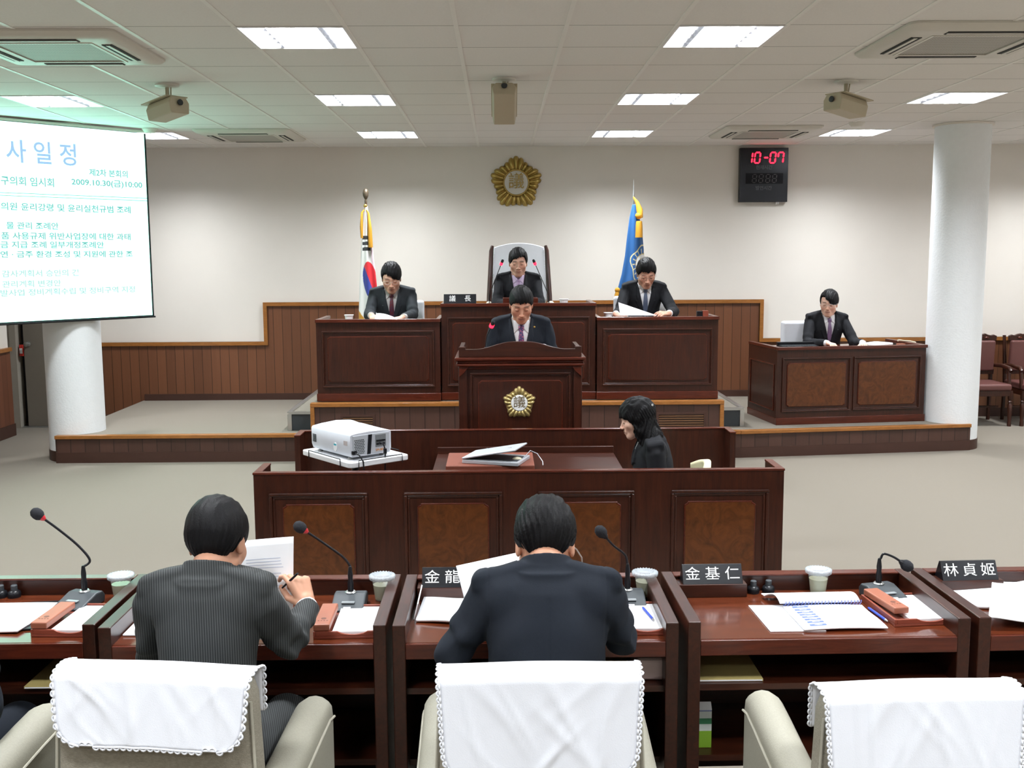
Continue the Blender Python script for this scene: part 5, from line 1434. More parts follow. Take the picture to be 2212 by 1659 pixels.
m = MB(); m.box(-0.25, 0.25, -0.40, -0.05, 0.0, 0.05); m.lathe([(0.04, 0.05), (0.04, 0.42)], 12, (0, -0.22, 0)); m.build('base', MW['black'], ch)
def desk_chair(x, y, z, rz, label, top=0.93, w=0.47):
    o = empty('covered_desk_chair', (x, y, z), rz, label, 'chair', 'covered chairs of the officials')
    m = MB(); m.box(-w/2, w/2, 0.0, 0.09, 0.40, top); m.build('backrest', fab, o, bevel=0.03, seg=4)
    m = MB(); m.box(-w/2, w/2, -0.42, 0.0, 0.34, 0.43); m.build('seat', fab, o, bevel=0.025, seg=3)
    m = MB(); m.lathe([(0.22, 0), (0.22, 0.03), (0.04, 0.06), (0.04, 0.34)], 18, (0, -0.2, 0)); m.build('base', MW['black'], o)
    m = MB(); m.box(-w/2-0.004, w/2+0.004, -0.006, 0.096, top-0.30, top+0.005); m.build('chair_cover', MW['cover'], o, bevel=0.03, seg=4)
desk_chair(-1.00, 10.62, PZ, R(4), 'white covered chair behind the man under the national flag', 0.855, 0.48)
desk_chair(1.45, 10.62, PZ, 0, 'white covered chair behind the man under the blue flag', 0.885, 0.54)
desk_chair(3.27, 11.12, DZ, R(6), 'white covered chair behind the man at the right side desk', 0.945, 0.45)
o = empty('cream_office_chair', (1.16, 6.02, 0), R(90), 'cream chair back showing just behind the woman at the recorders desk', 'chair')
m = MB(); m.lathe([(0.22, 0), (0.22, 0.03), (0.04, 0.06), (0.04, 0.34)], 18, (0, 0.24, 0)); m.build('base', MW['black'], o)
m = MB(); m.box(-0.2, 0.2, 0.02, 0.42, 0.34, 0.39); m.build('seat', ivory, o, bevel=0.02)
m = MB(); m.sheet(lambda u, v: (-0.18+0.36*u, -0.03-0.05*math.sin(PI*u), 0.40+v*(0.275+0.05*math.sin(PI*u))), 16, 16, th=0.04); m.build('backrest', mat('cream_leather', (0.70, 0.64, 0.42), rough=0.5), o, smooth='all')
# ------------------------------------------------------------------ people: smooth blended bodies
from concurrent.futures import ThreadPoolExecutor
POOL = ThreadPoolExecutor(4)
def smin(a, b, k):
    h = np.clip(0.5+0.5*(b-a)/k, 0, 1)
    return b*(1-h)+a*h-k*h*(1-h)
def smax(a, b, k): return -smin(-a, -b, k)
def ell(P, c, r):
    r = np.asarray(r, np.float32); q = (P-np.asarray(c, np.float32))/r
    k0 = np.sqrt((q*q).sum(-1))+1e-6; k1 = np.sqrt(((q/r)**2).sum(-1))+1e-6
    return k0*(k0-1)/k1
def sph(P, c, r):
    d = P-np.asarray(c, np.float32); return np.sqrt((d*d).sum(-1))-r
def cap(P, a, b, ra, rb=None):
    if rb is None: rb = ra
    a = np.asarray(a, np.float32); b = np.asarray(b, np.float32); ab = b-a
    t = np.clip(((P-a)@ab)/float(ab@ab+1e-9), 0, 1)
    d = P-a-t[:, None]*ab
    return np.sqrt((d*d).sum(-1))-(ra+(rb-ra)*t)
def rbox(P, c, h, r, Rm=None):
    q = P-np.asarray(c, np.float32)
    if Rm is not None: q = q@Rm
    q = np.abs(q)-(np.asarray(h, np.float32)-r)
    return np.sqrt((np.maximum(q, 0)**2).sum(-1))+np.minimum(q.max(-1), 0)-r

def surface(fn, lo, hi, h):
    """surface nets on a sparse narrow band; returns vertices and quads"""
    lo = np.asarray(lo, np.float32); hi = np.asarray(hi, np.float32)
    B = 8
    nb = np.maximum(1, np.ceil((hi-lo)/(h*B)).astype(int)); n = nb*B+1
    cx = [lo[i]+(np.arange(nb[i])+0.5)*h*B for i in range(3)]
    C = np.stack(np.meshgrid(*cx, indexing='ij'), -1).reshape(-1, 3).astype(np.float32)
    dC = fn(C)
    act = np.abs(dC) < h*B*0.87+0.012
    D = np.empty(tuple(n), np.float32)
    sign = np.where(dC < 0, -1.0, 1.0).astype(np.float32).reshape(tuple(nb))
    D[:nb[0]*B, :nb[1]*B, :nb[2]*B] = np.repeat(np.repeat(np.repeat(sign, B, 0), B, 1), B, 2)
    D[-1] = 1; D[:, -1] = 1; D[:, :, -1] = 1
    loc = np.arange(B+1)
    L = np.stack(np.meshgrid(loc, loc, loc, indexing='ij'), -1).reshape(-1, 3)
    ids = np.argwhere(act.reshape(tuple(nb)))
    def chunk(s):
        I = (ids[s:s+60, None, :]*B+L[None]).reshape(-1, 3)
        D[I[:, 0], I[:, 1], I[:, 2]] = fn((lo+I*h).astype(np.float32))
    list(POOL.map(chunk, range(0, len(ids), 60)))
    S = D < 0
    cnt = np.zeros(tuple(n-1), np.int8)
    for dx in (0, 1):
        for dy in (0, 1):
            for dz in (0, 1): cnt += S[dx:n[0]-1+dx, dy:n[1]-1+dy, dz:n[2]-1+dz]
    cells = np.argwhere((cnt > 0) & (cnt < 8))
    idx = -np.ones(tuple(n-1), np.int32); idx[cells[:, 0], cells[:, 1], cells[:, 2]] = np.arange(len(cells))
    acc = np.zeros((len(cells), 3), np.float32); w = np.zeros(len(cells), np.float32)
    for ax in range(3):
        o1, o2 = [a for a in range(3) if a != ax]
        for u in (0, 1):
            for v in (0, 1):
                a = cells.copy(); a[:, o1] += u; a[:, o2] += v; b = a.copy(); b[:, ax] += 1
                da = D[a[:, 0], a[:, 1], a[:, 2]]; db = D[b[:, 0], b[:, 1], b[:, 2]]
                m = (da < 0) != (db < 0); t = np.where(m, da/(da-db+1e-12), 0)
                p = a.astype(np.float32); p[:, ax] += t
                acc[m] += p[m]; w[m] += 1
    V = lo+acc/np.maximum(w, 1)[:, None]*h
    F = []
    for ax in range(3):
        o1, o2 = (ax+1) % 3, (ax+2) % 3
        sl0 = [slice(1, -1)]*3; sl0[ax] = slice(0, n[ax]-1); sl1 = list(sl0); sl1[ax] = slice(1, n[ax])
        a = S[tuple(sl0)]; b = S[tuple(sl1)]
        E_ = np.argwhere(a != b); 
        if len(E_) == 0: continue
        fl = a[E_[:, 0], E_[:, 1], E_[:, 2]]
        off = np.ones(3, int); off[ax] = 0; e = E_+off
        q = []
        for du, dv in ((0, 0), (-1, 0), (-1, -1), (0, -1)):
            c = e.copy(); c[:, o1] += du; c[:, o2] += dv; q.append(idx[c[:, 0], c[:, 1], c[:, 2]])
        q = np.stack(q, 1); q[~fl] = q[~fl][:, ::-1]
        F.append(q)
    F = np.concatenate(F); F = F[(F >= 0).all(1)]
    return V, F

def skin_object(name, V, F, material, parent, tone=None):
    me = bpy.data.meshes.new(name)
    me.vertices.add(len(V)); me.vertices.foreach_set('co', np.ascontiguousarray(V, np.float32).ravel())
    me.loops.add(len(F)*4); me.loops.foreach_set('vertex_index', F[:, ::-1].astype(np.int32).ravel())
    me.polygons.add(len(F)); me.polygons.foreach_set('loop_start', np.arange(len(F), dtype=np.int32)*4)
    try: me.polygons.foreach_set('loop_total', np.full(len(F), 4, np.int32))
    except Exception: pass
    me.polygons.foreach_set('use_smooth', np.ones(len(F), bool))
    if tone is not None:
        at = me.color_attributes.new('tone', 'FLOAT_COLOR', 'POINT')
        at.data.foreach_set('color', np.concatenate([tone, np.ones((len(V), 1))], 1).astype(np.float32).ravel())
    me.materials.append(material); me.update(); me.validate()
    o = bpy.data.objects.new(name, me); COL.objects.link(o); o.parent = parent
    return o

def rot(rx=0, ry=0, rz=0):
    return np.array(Euler((R(rx), R(ry), R(rz)), 'XYZ').to_matrix(), np.float32)

skin_m = attr_mat('skin', rough=0.5, spec=0.35, sss=0.08)
hair_m, nt, b = nodes('black_hair')
tc = nt.nodes.new('ShaderNodeTexCoord'); mp = nt.nodes.new('ShaderNodeMapping'); mp.inputs['Scale'].default_value = (420, 420, 25); ln(nt, tc.outputs['Object'], mp.inputs['Vector'])
nz = nt.nodes.new('ShaderNodeTexNoise'); nz.inputs['Scale'].default_value = 1.0; nz.inputs['Detail'].default_value = 2; ln(nt, mp.outputs[0], nz.inputs['Vector'])
bp = nt.nodes.new('ShaderNodeBump'); bp.inputs['Strength'].default_value = 0.7; bp.inputs['Distance'].default_value = 0.002; ln(nt, nz.outputs['Fac'], bp.inputs['Height']); ln(nt, bp.outputs[0], b.inputs['Normal'])
b.inputs['Base Color'].default_value = (0.005, 0.0048, 0.0055, 1); b.inputs['Roughness'].default_value = 0.5; b.inputs['Specular IOR Level'].default_value = 0.14
shirt_m = mat('white_shirt', (0.78, 0.79, 0.82), rough=0.8)
shirt_l = mat('lilac_shirt', (0.62, 0.52, 0.72), rough=0.8)
shirt_g = mat('pale_grey_shirt', (0.48, 0.47, 0.46), rough=0.8)
def suit(name, c): return mat(name, c, rough=0.85, var=0.12, vscale=160, bump=0.10, bscale=500, spec=0.25)
suit_black = suit('near_black_suit', (0.009, 0.0095, 0.012)); suit_navy = suit('dark_navy_suit', (0.0115, 0.015, 0.022)); suit_grey = suit('charcoal_suit', (0.020, 0.024, 0.028))
# pinstripe cloth
pin_m, nt, b = nodes('pinstripe_suit'); tc = nt.nodes.new('ShaderNodeTexCoord'); sx_ = nt.nodes.new('ShaderNodeSeparateXYZ')
mp = nt.nodes.new('ShaderNodeMapping'); ln(nt, tc.outputs['Object'], mp.inputs['Vector']); ln(nt, mp.outputs[0], sx_.inputs[0])
fr_ = math_node(nt, 'FRACT', math_node(nt, 'MULTIPLY', math_node(nt, 'ADD', sx_.outputs['X'], math_node(nt, 'MULTIPLY', sx_.outputs['Y'], 0.35)), 150))
st_ = math_node(nt, 'GREATER_THAN', fr_, 0.62); mx = nt.nodes.new('ShaderNodeMix'); mx.data_type = 'RGBA'; ln(nt, st_, mx.inputs[0])
mx.inputs[6].default_value = (0.010, 0.012, 0.013, 1); mx.inputs[7].default_value = (0.046, 0.050, 0.050, 1); ln(nt, mx.outputs[2], b.inputs['Base Color']); b.inputs['Roughness'].default_value = 0.8
def tie_mat(name, c0, c1, scale, kind='stripe'):
    m, nt, b = nodes(name); tc = nt.nodes.new('ShaderNodeTexCoord')
    if kind == 'stripe':
        s = nt.nodes.new('ShaderNodeSeparateXYZ'); ln(nt, tc.outputs['Object'], s.inputs[0])
        f = math_node(nt, 'GREATER_THAN', math_node(nt, 'FRACT', math_node(nt, 'MULTIPLY', math_node(nt, 'ADD', s.outputs['X'], s.outputs['Z']), scale)), 0.5)
    else:
        v = nt.nodes.new('ShaderNodeTexVoronoi'); v.inputs['Scale'].default_value = scale; ln(nt, tc.outputs['Object'], v.inputs['Vector'])
        f = math_node(nt, 'LESS_THAN', v.outputs['Distance'], 0.42)
    mx = nt.nodes.new('ShaderNodeMix'); mx.data_type = 'RGBA'; ln(nt, f, mx.inputs[0]); mx.inputs[6].default_value = (*c0, 1); mx.inputs[7].default_value = (*c1, 1)
    ln(nt, mx.outputs[2], b.inputs['Base Color']); b.inputs['Roughness'].default_value = 0.5
    return m

# ---- head in its own frame: origin between the ears at eye height, face towards +y
def head_sdf(Q, woman=False):
    X = np.abs(Q[:, 0]); S = np.stack([X, Q[:, 1], Q[:, 2]], 1)
    j = 0.93 if woman else 1.0
    d = ell(Q, (0, -0.012, 0.034), (0.0755, 0.094, 0.084))
    d = smin(d, ell(Q, (0, 0.026, -0.030), (0.0655*j, 0.062, 0.079)), 0.03)
    d = smin(d, sph(Q, (0, 0.064, -0.093), 0.0215), 0.03)
    d = smin(d, cap(S, (0.050*j, 0.0, -0.062), (0.014, 0.062, -0.096), 0.018, 0.017), 0.022)
    d = smin(d, sph(S, (0.045, 0.052, -0.022), 0.021), 0.022)
    d = smin(d, cap(S, (0.0, 0.078, 0.022), (0.038, 0.070, 0.022), 0.013, 0.010), 0.014)
    d = smax(d, -sph(S, (0.031, 0.104, 0.0), 0.0185), 0.012)
    d = smin(d, ell(S, (0.031, 0.0755, 0.001), (0.0145, 0.0125, 0.0115)), 0.004)
    d = smin(d, cap(Q, (0, 0.083, 0.006), (0, 0.101, -0.030), 0.0075, 0.0095), 0.010)
    d = smin(d, ell(Q, (0, 0.105, -0.034), (0.0115, 0.010, 0.009)), 0.006)
    d = smin(d, sph(S, (0.0125, 0.096, -0.037), 0.0078), 0.005)
    d = smin(d, ell(Q, (0, 0.080, -0.064), (0.027, 0.015, 0.019)), 0.012)
    d = smin(d, cap(S, (0.0, 0.0945, -0.0585), (0.0215, 0.085, -0.062), 0.0042, 0.0028), 0.005)
    d = smin(d, cap(S, (0.0, 0.0925, -0.0695), (0.019, 0.084, -0.066), 0.0052, 0.003), 0.005)
    d = smax(d, -cap(S, (0.0, 0.0995, -0.0642), (0.022, 0.089, -0.0642), 0.0022), 0.003)
    e = ell(S@np.array([[0.97, -0.24, 0], [0.24, 0.97, 0], [0, 0, 1]], np.float32).T, (0.073, 0.010, -0.006), (0.0085, 0.0185, 0.032))
    e = smax(e, -ell(S, (0.0905, 0.002, -0.003), (0.010, 0.011, 0.019)), 0.006)
    d = smin(d, e, 0.006)
    return d
def skin_tone(Q, base, woman=False, brow=True, glint=0):
    base = tuple(c*1.14 for c in base)
    n = len(Q); T = np.tile(np.asarray(base, np.float32), (n, 1)); X = np.abs(Q[:, 0]); y = Q[:, 1]; z = Q[:, 2]
    def mixin(m, c):
        m = np.clip(m, 0, 1)[:, None]; T[:] = T*(1-m)+np.asarray(c, np.float32)*m
    f = y > 0.04
    mixin(0.35*f*np.exp(-(((X-0.042)/0.02)**2+((z+0.03)/0.022)**2)), (base[0]*1.05, base[1]*0.72, base[2]*0.66))
    mixin(0.3*f*np.exp(-((X/0.014)**2+((z+0.034)/0.014)**2)), (base[0]*1.05, base[1]*0.75, base[2]*0.7))
    lip = f*np.exp(-((X/0.021)**4+((z+0.0642)/0.0095)**4)); mixin(0.75*lip, (0.36, 0.12, 0.10) if woman else (0.33, 0.135, 0.11))
    mixin(0.8*f*np.exp(-((X/0.024)**4+((z+0.0642)/0.0022)**2)), (0.10, 0.03, 0.03))
    zb = 0.0225+0.004*np.cos((X-0.03)/0.02); mixin(0.9*f*(X > 0.011)*np.exp(-(((X-0.032)/0.021)**4+((z-zb)/0.0048)**2)), (0.018, 0.014, 0.013))
    ed = (y > 0.068)*np.exp(-(((X-0.0315)/0.0125)**4+((z+0.002)/0.0026)**2)); mixin(0.9*ed, (0.03, 0.02, 0.018))
    mixin(0.35*f*np.exp(-(((X-0.031)/0.017)**2+((z-0.008)/0.008)**2)), (base[0]*0.7, base[1]*0.6, base[2]*0.55))
    return T
def hair_sdf(Q, st):
    """st: dict of hair shape"""
    x, y, z = Q[:, 0], Q[:, 1], Q[:, 2]; X = np.abs(x)
    th = st.get('th', 0.014); ph = st.get('ph', 0)
    d = ell(Q, (0, -0.014, 0.036), (0.0755+th*0.62, 0.094+th*st.get('fb', 1.0), 0.084+th*st.get('top', 1.1)))
    d = smin(d, ell(Q, (0, -0.045, 0.0), (0.064+th*0.35, 0.056+th*0.6, 0.075)), 0.03)
    d = d+th*0.55*np.clip((0.012-z)/0.065, 0, 1)
    if st.get('lump', 0): d = smin(d, sph(Q, (0.02, 0.045, 0.095), 0.035), 0.04)
    fr = st.get('front', 0.060); nape = st.get('nape', -0.060)
    side = st.get('side', -0.012)
    part = st.get('part', 0.0)
    hz = np.interp(y, [-0.12, -0.055, -0.035, -0.012, 0.012, 0.030, 0.052, 0.068, 0.12], [nape, nape, nape*0.45-0.008, 0.020, side, side+0.01, fr*0.55, fr, fr]).astype(np.float32)
    hz = hz+(y < -0.03)*0.032*np.clip(X/0.058, 0, 1.2)**3
    hz = hz+part*x*(y > 0.03)*6+0.004*np.sin(x*160+ph)*(y > 0.03)+0.003*np.sin(x*330+2*ph)
    hz = hz+(y > 0.03)*st.get('tuft', 0.0)*np.sin(x*90+ph)
    d = smax(d, (hz-z)*0.8, 0.007)
    ang = np.arctan2(x, y+0.01+1e-6)
    g1 = np.sin(ang*38+4*np.sin(z*30+ph)+ph); g2 = np.sin(ang*83+3*np.sin(z*55)+2*ph)
    low = np.clip((0.085-z)/0.06, 0, 1)
    g3 = np.sin((x+0.012*np.sin(y*45+ph))*260+ph); g4 = np.sin((x-0.010*np.sin(y*33+2*ph))*430)
    r_ = st.get('rough', 1.0)
    d = d+r_*(low*(g1*0.0010+g2*0.0007)+(1-low)*(g3*0.0011+g4*0.0006))+r_*0.0016*np.sin(x*70+y*50+ph)*np.sin(z*60+y*40)
    if st.get('long'):
        e = ell(Q, (0, -0.050, -0.060), (0.088, 0.066, 0.125))
        S = np.stack([X, y, z], 1)
        e = smin(e, ell(S, (0.062, -0.012, -0.060), (0.030, 0.042, 0.115)), 0.02)
        e = smin(e, ell(Q, (0.0, -0.092, -0.185), (0.100, 0.048, 0.105)), 0.04)
        e = smin(e, ell(S, (0.075, -0.045, -0.17), (0.032, 0.036, 0.10)), 0.03)
        e = smax(e, -ell(Q, (0, 0.075, -0.03), (0.064, 0.062, 0.12)), 0.012)
        e = e+0.0042*np.sin(z*75+6*np.sin(ang*3)+x*20)+0.0022*np.sin(z*150+ang*24)+0.0015*g2
        d = smin(d, e, 0.015)
    return d

def frame_np(d, n):
    d = np.asarray(d, np.float32); d = d/np.linalg.norm(d); n = np.asarray(n, np.float32); n = n-d*(n@d); n = n/np.linalg.norm(n)
    return d, n, np.cross(d, n)
def hand_prims(wr, d, n, right=True, curl=(35, 35, 25), spread=1.0, s=1.0, thumb_in=0.5, curls=None):
    """wr wrist point, d towards the fingers, n out of the back of the hand; gives capsules"""
    d, n, sd = frame_np(d, n)
    sg = 1.0 if right else -1.0
    sd = sd*sg       # towards the little finger for a right hand
    wr = np.asarray(wr, np.float32); out = {'palm': [], 'fingers': []}
    out['palm'].append((wr-d*0.01, wr+d*0.02*s, 0.023*s, 0.024*s))
    for k, o_ in enumerate((-0.027, -0.009, 0.009, 0.026)):
        out['palm'].append((wr+d*0.018*s+sd*o_*0.55*s, wr+d*(0.088-0.004*abs(k-1))*s+sd*o_*s, 0.0145*s, 0.0115*s))
    Ls = (0.072, 0.080, 0.075, 0.058)
    for k, o_ in enumerate((-0.029, -0.0095, 0.010, 0.029)):
        p = wr+d*(0.090-0.004*abs(k-1))*s+sd*o_*s
        a = 0; fd = d; L = Ls[k]*s; cu = (curls[k] if curls else curl)
        for q, (fr_, c) in enumerate(zip((0.45, 0.32, 0.25), cu)):
            a += R(c+k*2*(q == 0)); dirv = d*math.cos(a)-n*math.sin(a)+sd*(k-1.5)*0.07*spread
            dirv = dirv/np.linalg.norm(dirv)
            p2 = p+dirv*L*fr_; out['fingers'].append((p, p2, (0.0092-0.0008*q)*s, (0.0086-0.0009*q)*s)); p = p2
    p = wr+d*0.022*s-sd*0.024*s-n*0.004
    t1 = d*0.62-sd*(0.75-0.5*thumb_in)-n*(0.15+0.55*thumb_in); t1 = t1/np.linalg.norm(t1)
    t2 = d*0.85-sd*(0.30-0.35*thumb_in)-n*(0.15+0.4*thumb_in); t2 = t2/np.linalg.norm(t2)
    a = p+t1*0.042*s; b_ = a+t2*0.030*s; c = b_+t2*0.024*s
    out['fingers'] += [(p, a, 0.0135*s, 0.0105*s), (a, b_, 0.0103*s, 0.0095*s), (b_, c, 0.0095*s, 0.0078*s)]
    return out

def person(name_label, loc, rz, cfg):
    """seated or standing figure in a local frame: hip joint at (0,0,hip), facing +y, x to its right"""
    cat = 'person'
    o = empty('person', loc, rz, name_label, cat)
    h = cfg.get('h', 0.005); s = cfg.get('scale', 1.0)
    hip = np.array([0, 0, cfg.get('hip', 0.55)], np.float32)
    Rt = rot(-cfg.get('lean', 5), cfg.get('tilt', 0), cfg.get('twist', 0))     # leaning forward is towards +y
    def T(p): return hip+Rt@(np.asarray(p, np.float32)*s)
    def inv(P): return ((P-hip)@Rt)/s
    neck = T((0, 0.005, 0.535))
    Rh = Rt@rot(-cfg.get('nod', 0), cfg.get('roll', 0), cfg.get('turn', 0))
    hs = cfg.get('head', 1.0)
    nb = cfg.get('neck_fwd', 0.035)
    hc = T((0, 0.005+nb, 0.535+0.012))+Rh@np.array([0, 0.012, cfg.get('neck_up', 0.125)], np.float32)*hs
    def hinv(P): return ((P-hc)@Rh)/hs
    W = cfg.get('width', 1.0)
    sh = {-1: T((-0.190*W, -0.005, 0.458)), 1: T((0.190*W, -0.005, 0.458))}
    el = {k: np.asarray(cfg['elbow'][i], np.float32) for i, k in enumerate((-1, 1))}
    wr = {k: np.asarray(cfg['wrist'][i], np.float32) for i, k in enumerate((-1, 1))}
    hands = {k: hand_prims(wr[k], cfg['hdir'][i], cfg['hback'][i], k == 1, **cfg.get('hand', ({}, {}))[i]) for i, k in enumerate((-1, 1))}
    stand = cfg.get('stand', False)
    knees = {}; ankles = {}
    for k in (-1, 1):
        hj = T((k*0.09, 0.0, 0.0))
        if stand: knees[k] = np.array([k*0.10, 0.03, hip[2]*0.52], np.float32); ankles[k] = np.array([k*0.11, -0.01, 0.09], np.float32)
        else: knees[k] = np.array([k*0.12, 0.42*s, cfg.get('knee', hip[2]-0.02)], np.float32); ankles[k] = np.array([k*0.11, cfg.get('foot', 0.40), 0.09], np.float32)
    woman = cfg.get('woman', False)
    fat = cfg.get('girth', 1.0)
    def torso(P, off=0.0):
        q = inv(P); A = np.array([fat*W, fat, 1.0], np.float32); 
        q2 = q/A
        d = ell(q2, (0, -0.01, 0.02), (0.165+off, 0.115+off, 0.13+off))
        d = smin(d, ell(q2, (0, 0.0, 0.20), (0.145+off, 0.105+off, 0.17+off)), 0.06)
        d = smin(d, ell(q2, (0, 0.0, 0.365), (0.165+off, 0.112+off, 0.165+off)), 0.05)
        d = smin(d, cap(q2, (-0.135, -0.012, 0.478), (0.135, -0.012, 0.478), 0.052+off), 0.04)
        d = smin(d, cap(q2, (0, -0.015, 0.47), (0, -0.005, 0.56), 0.075+off, 0.05+off*0.5), 0.04)
        return d*s
    def body(P):
        d = torso(P)
        d = smin(d, cap(P, neck+Rt@np.array([0, -0.01, -0.05], np.float32), hc+Rh@np.array([0, -0.022, -0.045], np.float32), 0.056*hs, 0.051*hs), 0.022)
        d = smin(d, head_sdf(hinv(P), woman)*hs, 0.012)
        for k in (-1, 1):
            d = smin(d, cap(P, sh[k], el[k], 0.048*s, 0.037*s), 0.03)
            d = smin(d, cap(P, el[k], wr[k], 0.037*s, 0.024*s), 0.015)
            m_ = None
            for a_, b_, r0, r1 in hands[k]['palm']:
                c = cap(P, a_, b_, r0, r1); m_ = c if m_ is None else smin(m_, c, 0.006)
            for a_, b_, r0, r1 in hands[k]['fingers']:
                c = cap(P, a_, b_, r0, r1); m_ = smin(m_, c, 0.0022)
            d = smin(d, m_, 0.008)
            d = smin(d, cap(P, T((k*0.09, 0.0, 0.0)), knees[k], 0.078*s, 0.052*s), 0.04)
            d = smin(d, cap(P, knees[k], ankles[k], 0.052*s, 0.036*s), 0.02)
            d = smin(d, cap(P, ankles[k]-np.array([0, 0.02, 0.04], np.float32), ankles[k]+np.array([0, 0.15, -0.055], np.float32), 0.034, 0.026), 0.02)
        return d
    pts = [hc, neck, hip]+list(sh.values())+list(el.values())+list(wr.values())+list(knees.values())+list(ankles.values())+[c[1] for k in hands for c in hands[k]['fingers']]
    pts = np.array(pts); lo = pts.min(0)-0.20; hi = pts.max(0)+0.20; lo[2] = max(lo[2], -0.01)
    V, F = surface(body, lo, hi, cfg.get('hb', h))
    tone = skin_tone(hinv(V), cfg.get('skin', (0.50, 0.27, 0.185)), woman)
    hq = hinv(V); far = (np.abs(hq).max(1) > 0.16)
    base = np.asarray(cfg.get('skin', (0.50, 0.27, 0.185)), np.float32)*1.14; tone[far] = base
    skin_object('body', V, F, skin_m, o, tone)
    # hair
    st = cfg.get('hair', {})
    Vh, Fh = surface(lambda P: hair_sdf(P, st), (-0.14, -0.17, -0.12 if not st.get('long') else -0.32), (0.13, 0.14, 0.17), cfg.get('hh', 0.0035)/hs)
    skin_object('hair', hc+(Vh*hs)@Rh.T, Fh, hair_m, o)
    # jacket
    Vw = cfg.get('vneck', 0.07); Vz = cfg.get('vbottom', 0.20)
    seed = cfg.get('seed', 1); fold = cfg.get('fold', 1.0)
    def vdist(q, extra=0.0):       # > 0 inside the V shaped opening
        w = (q[:, 2]-Vz)/(0.52-Vz)*(Vw)+extra
        return np.minimum(w-np.abs(q[:, 0]), q[:, 1]-0.0)
    def sleeves(P, off=0.0):
        d = None
        for k in (-1, 1):
            c = cap(P, sh[k]+Rt@np.array([0, 0, -0.005], np.float32), el[k], 0.060*s+off, 0.054*s+off)
            q = wr[k]-(wr[k]-el[k])*0.10
            c2 = cap(P, el[k], q, 0.054*s+off, 0.040*s+off)
            ax = (wr[k]-el[k]); ax = ax/np.linalg.norm(ax)
            c2 = smax(c2, ((P-q)@ax).astype(np.float32), 0.004)
            c = smin(c, c2, 0.012)
            d = c if d is None else np.minimum(d, c)
        return d
    def jacket(P):
        q = inv(P)
        off = 0.016
        t0 = torso(P)
        d = t0-off*s
        d = smin(d, cap(q, (-0.155*W, -0.012, 0.470), (0.155*W, -0.012, 0.470), 0.062)*s, 0.035)
        d = smin(d, ell(q, (0, -0.0, 0.0), (0.185*fat*W, 0.145*fat, 0.16))*s, 0.05)
        d = smax(d, ((q[:, 2]-0.540+0.25*q[:, 1])*s).astype(np.float32), 0.004)
        d = smax(d, (-0.10*s-(q[:, 2]*s)), 0.01) if not stand else smax(d, (-0.16*s-(q[:, 2]*s)), 0.01)
        pad = rbox(np.stack([np.abs(q[:, 0]), q[:, 1]+0.008, q[:, 2]+0.25*np.abs(q[:, 0])], 1), (0.118*W, 0.0, 0.558), (0.100*W+0.014, 0.056, 0.030), 0.022)*s
        d = smin(d, pad, 0.02)
        d = smin(d, sleeves(P), 0.011)
        sx__ = np.abs(q[:, 0])-0.182*W-0.02*(q[:, 2]-0.42)
        d = d+0.0022*np.exp(-(sx__/0.0035)**2)*(q[:, 2] > 0.33)
        # folds in the cloth
        x, y, z = q[:, 0], q[:, 1], q[:, 2]
        wv = 0.0028*np.sin(z*34+x*9+seed)*np.exp(-((z-0.12)/0.12)**2)+0.0022*np.sin((z*0.8+np.abs(x))*52+seed*2)*np.clip((np.abs(x)-0.05)*7, 0, 1)+0.0016*np.sin(x*38+z*11+seed*3)*np.exp(-((z-0.30)/0.14)**2)
        wv += 0.0030*np.sin((z+0.25*np.abs(x)+0.6*y)*70+seed)*np.exp(-((z-0.30)/0.07)**2)*np.clip((np.abs(x)-0.14)*14, 0, 1)
        d = d+wv*fold
        for k in (-1, 1):
            e = P-el[k]; r_ = np.sqrt((e*e).sum(1)); d = d+0.0035*fold*np.sin(r_*95+seed+k)*np.exp(-((r_-0.05)/0.06)**2)
        # collar band round the neck
        zc = z-0.545+0.28*(y+0.0); rr = np.sqrt(x*x+((y+0.002)*1.02)**2)
        band = np.maximum(np.abs(rr-(0.0725-0.34*zc))-0.0072, np.abs(zc)-0.029)
        lower = t0-0.0235*s; lower = smax(lower, (0.047*1.0-(z-0.44)*0.55-0.0)*0+np.abs(z-0.505)-0.035, 0.006); lower = np.maximum(lower, np.sqrt(x*x+y*y)-0.105)
        d = smin(d, smin(band, lower, 0.012)*s, 0.006)
        # lapels
        lap_w = np.interp(z, [Vz-0.01, Vz+0.02, 0.38, 0.385, 0.43, 0.50], [0.004, 0.025, 0.060, 0.040, 0.040, 0.02]).astype(np.float32)
        vd = vdist(q)
        lp_ = t0-(off+0.0095)*s
        reg = np.maximum(-(vd+lap_w), -(y-0.01)); lp_ = np.maximum(lp_, reg*s)
        lp_ = np.maximum(lp_, (Vz-z)*s)
        d = np.minimum(d, lp_)
        # front opening
        d = smax(d, vdist(q)*s, 0.003)
        # centre back seam
        d = d+0.0018*np.exp(-(x/0.0028)**2)*(y < -0.02)*(z < 0.47)
        return d
    jlo = np.minimum(np.minimum.reduce([sh[-1], sh[1], el[-1], el[1], wr[-1], wr[1]])-0.1, T((-0.25, -0.2, -0.18)).clip(max=10)-0.02)
    jlo = np.minimum(jlo, hip-np.array([0.26, 0.22, 0.2])); jhi = np.maximum(np.maximum.reduce([sh[-1], sh[1], el[-1], el[1], wr[-1], wr[1]])+0.1, hip+np.array([0.26, 0.25, 0.1])); jhi[2] = max(jhi[2], neck[2]+0.08)
    Vj, Fj = surface(jacket, jlo, jhi, h)
    jk = skin_object('jacket', Vj, Fj, cfg['suit'], o)
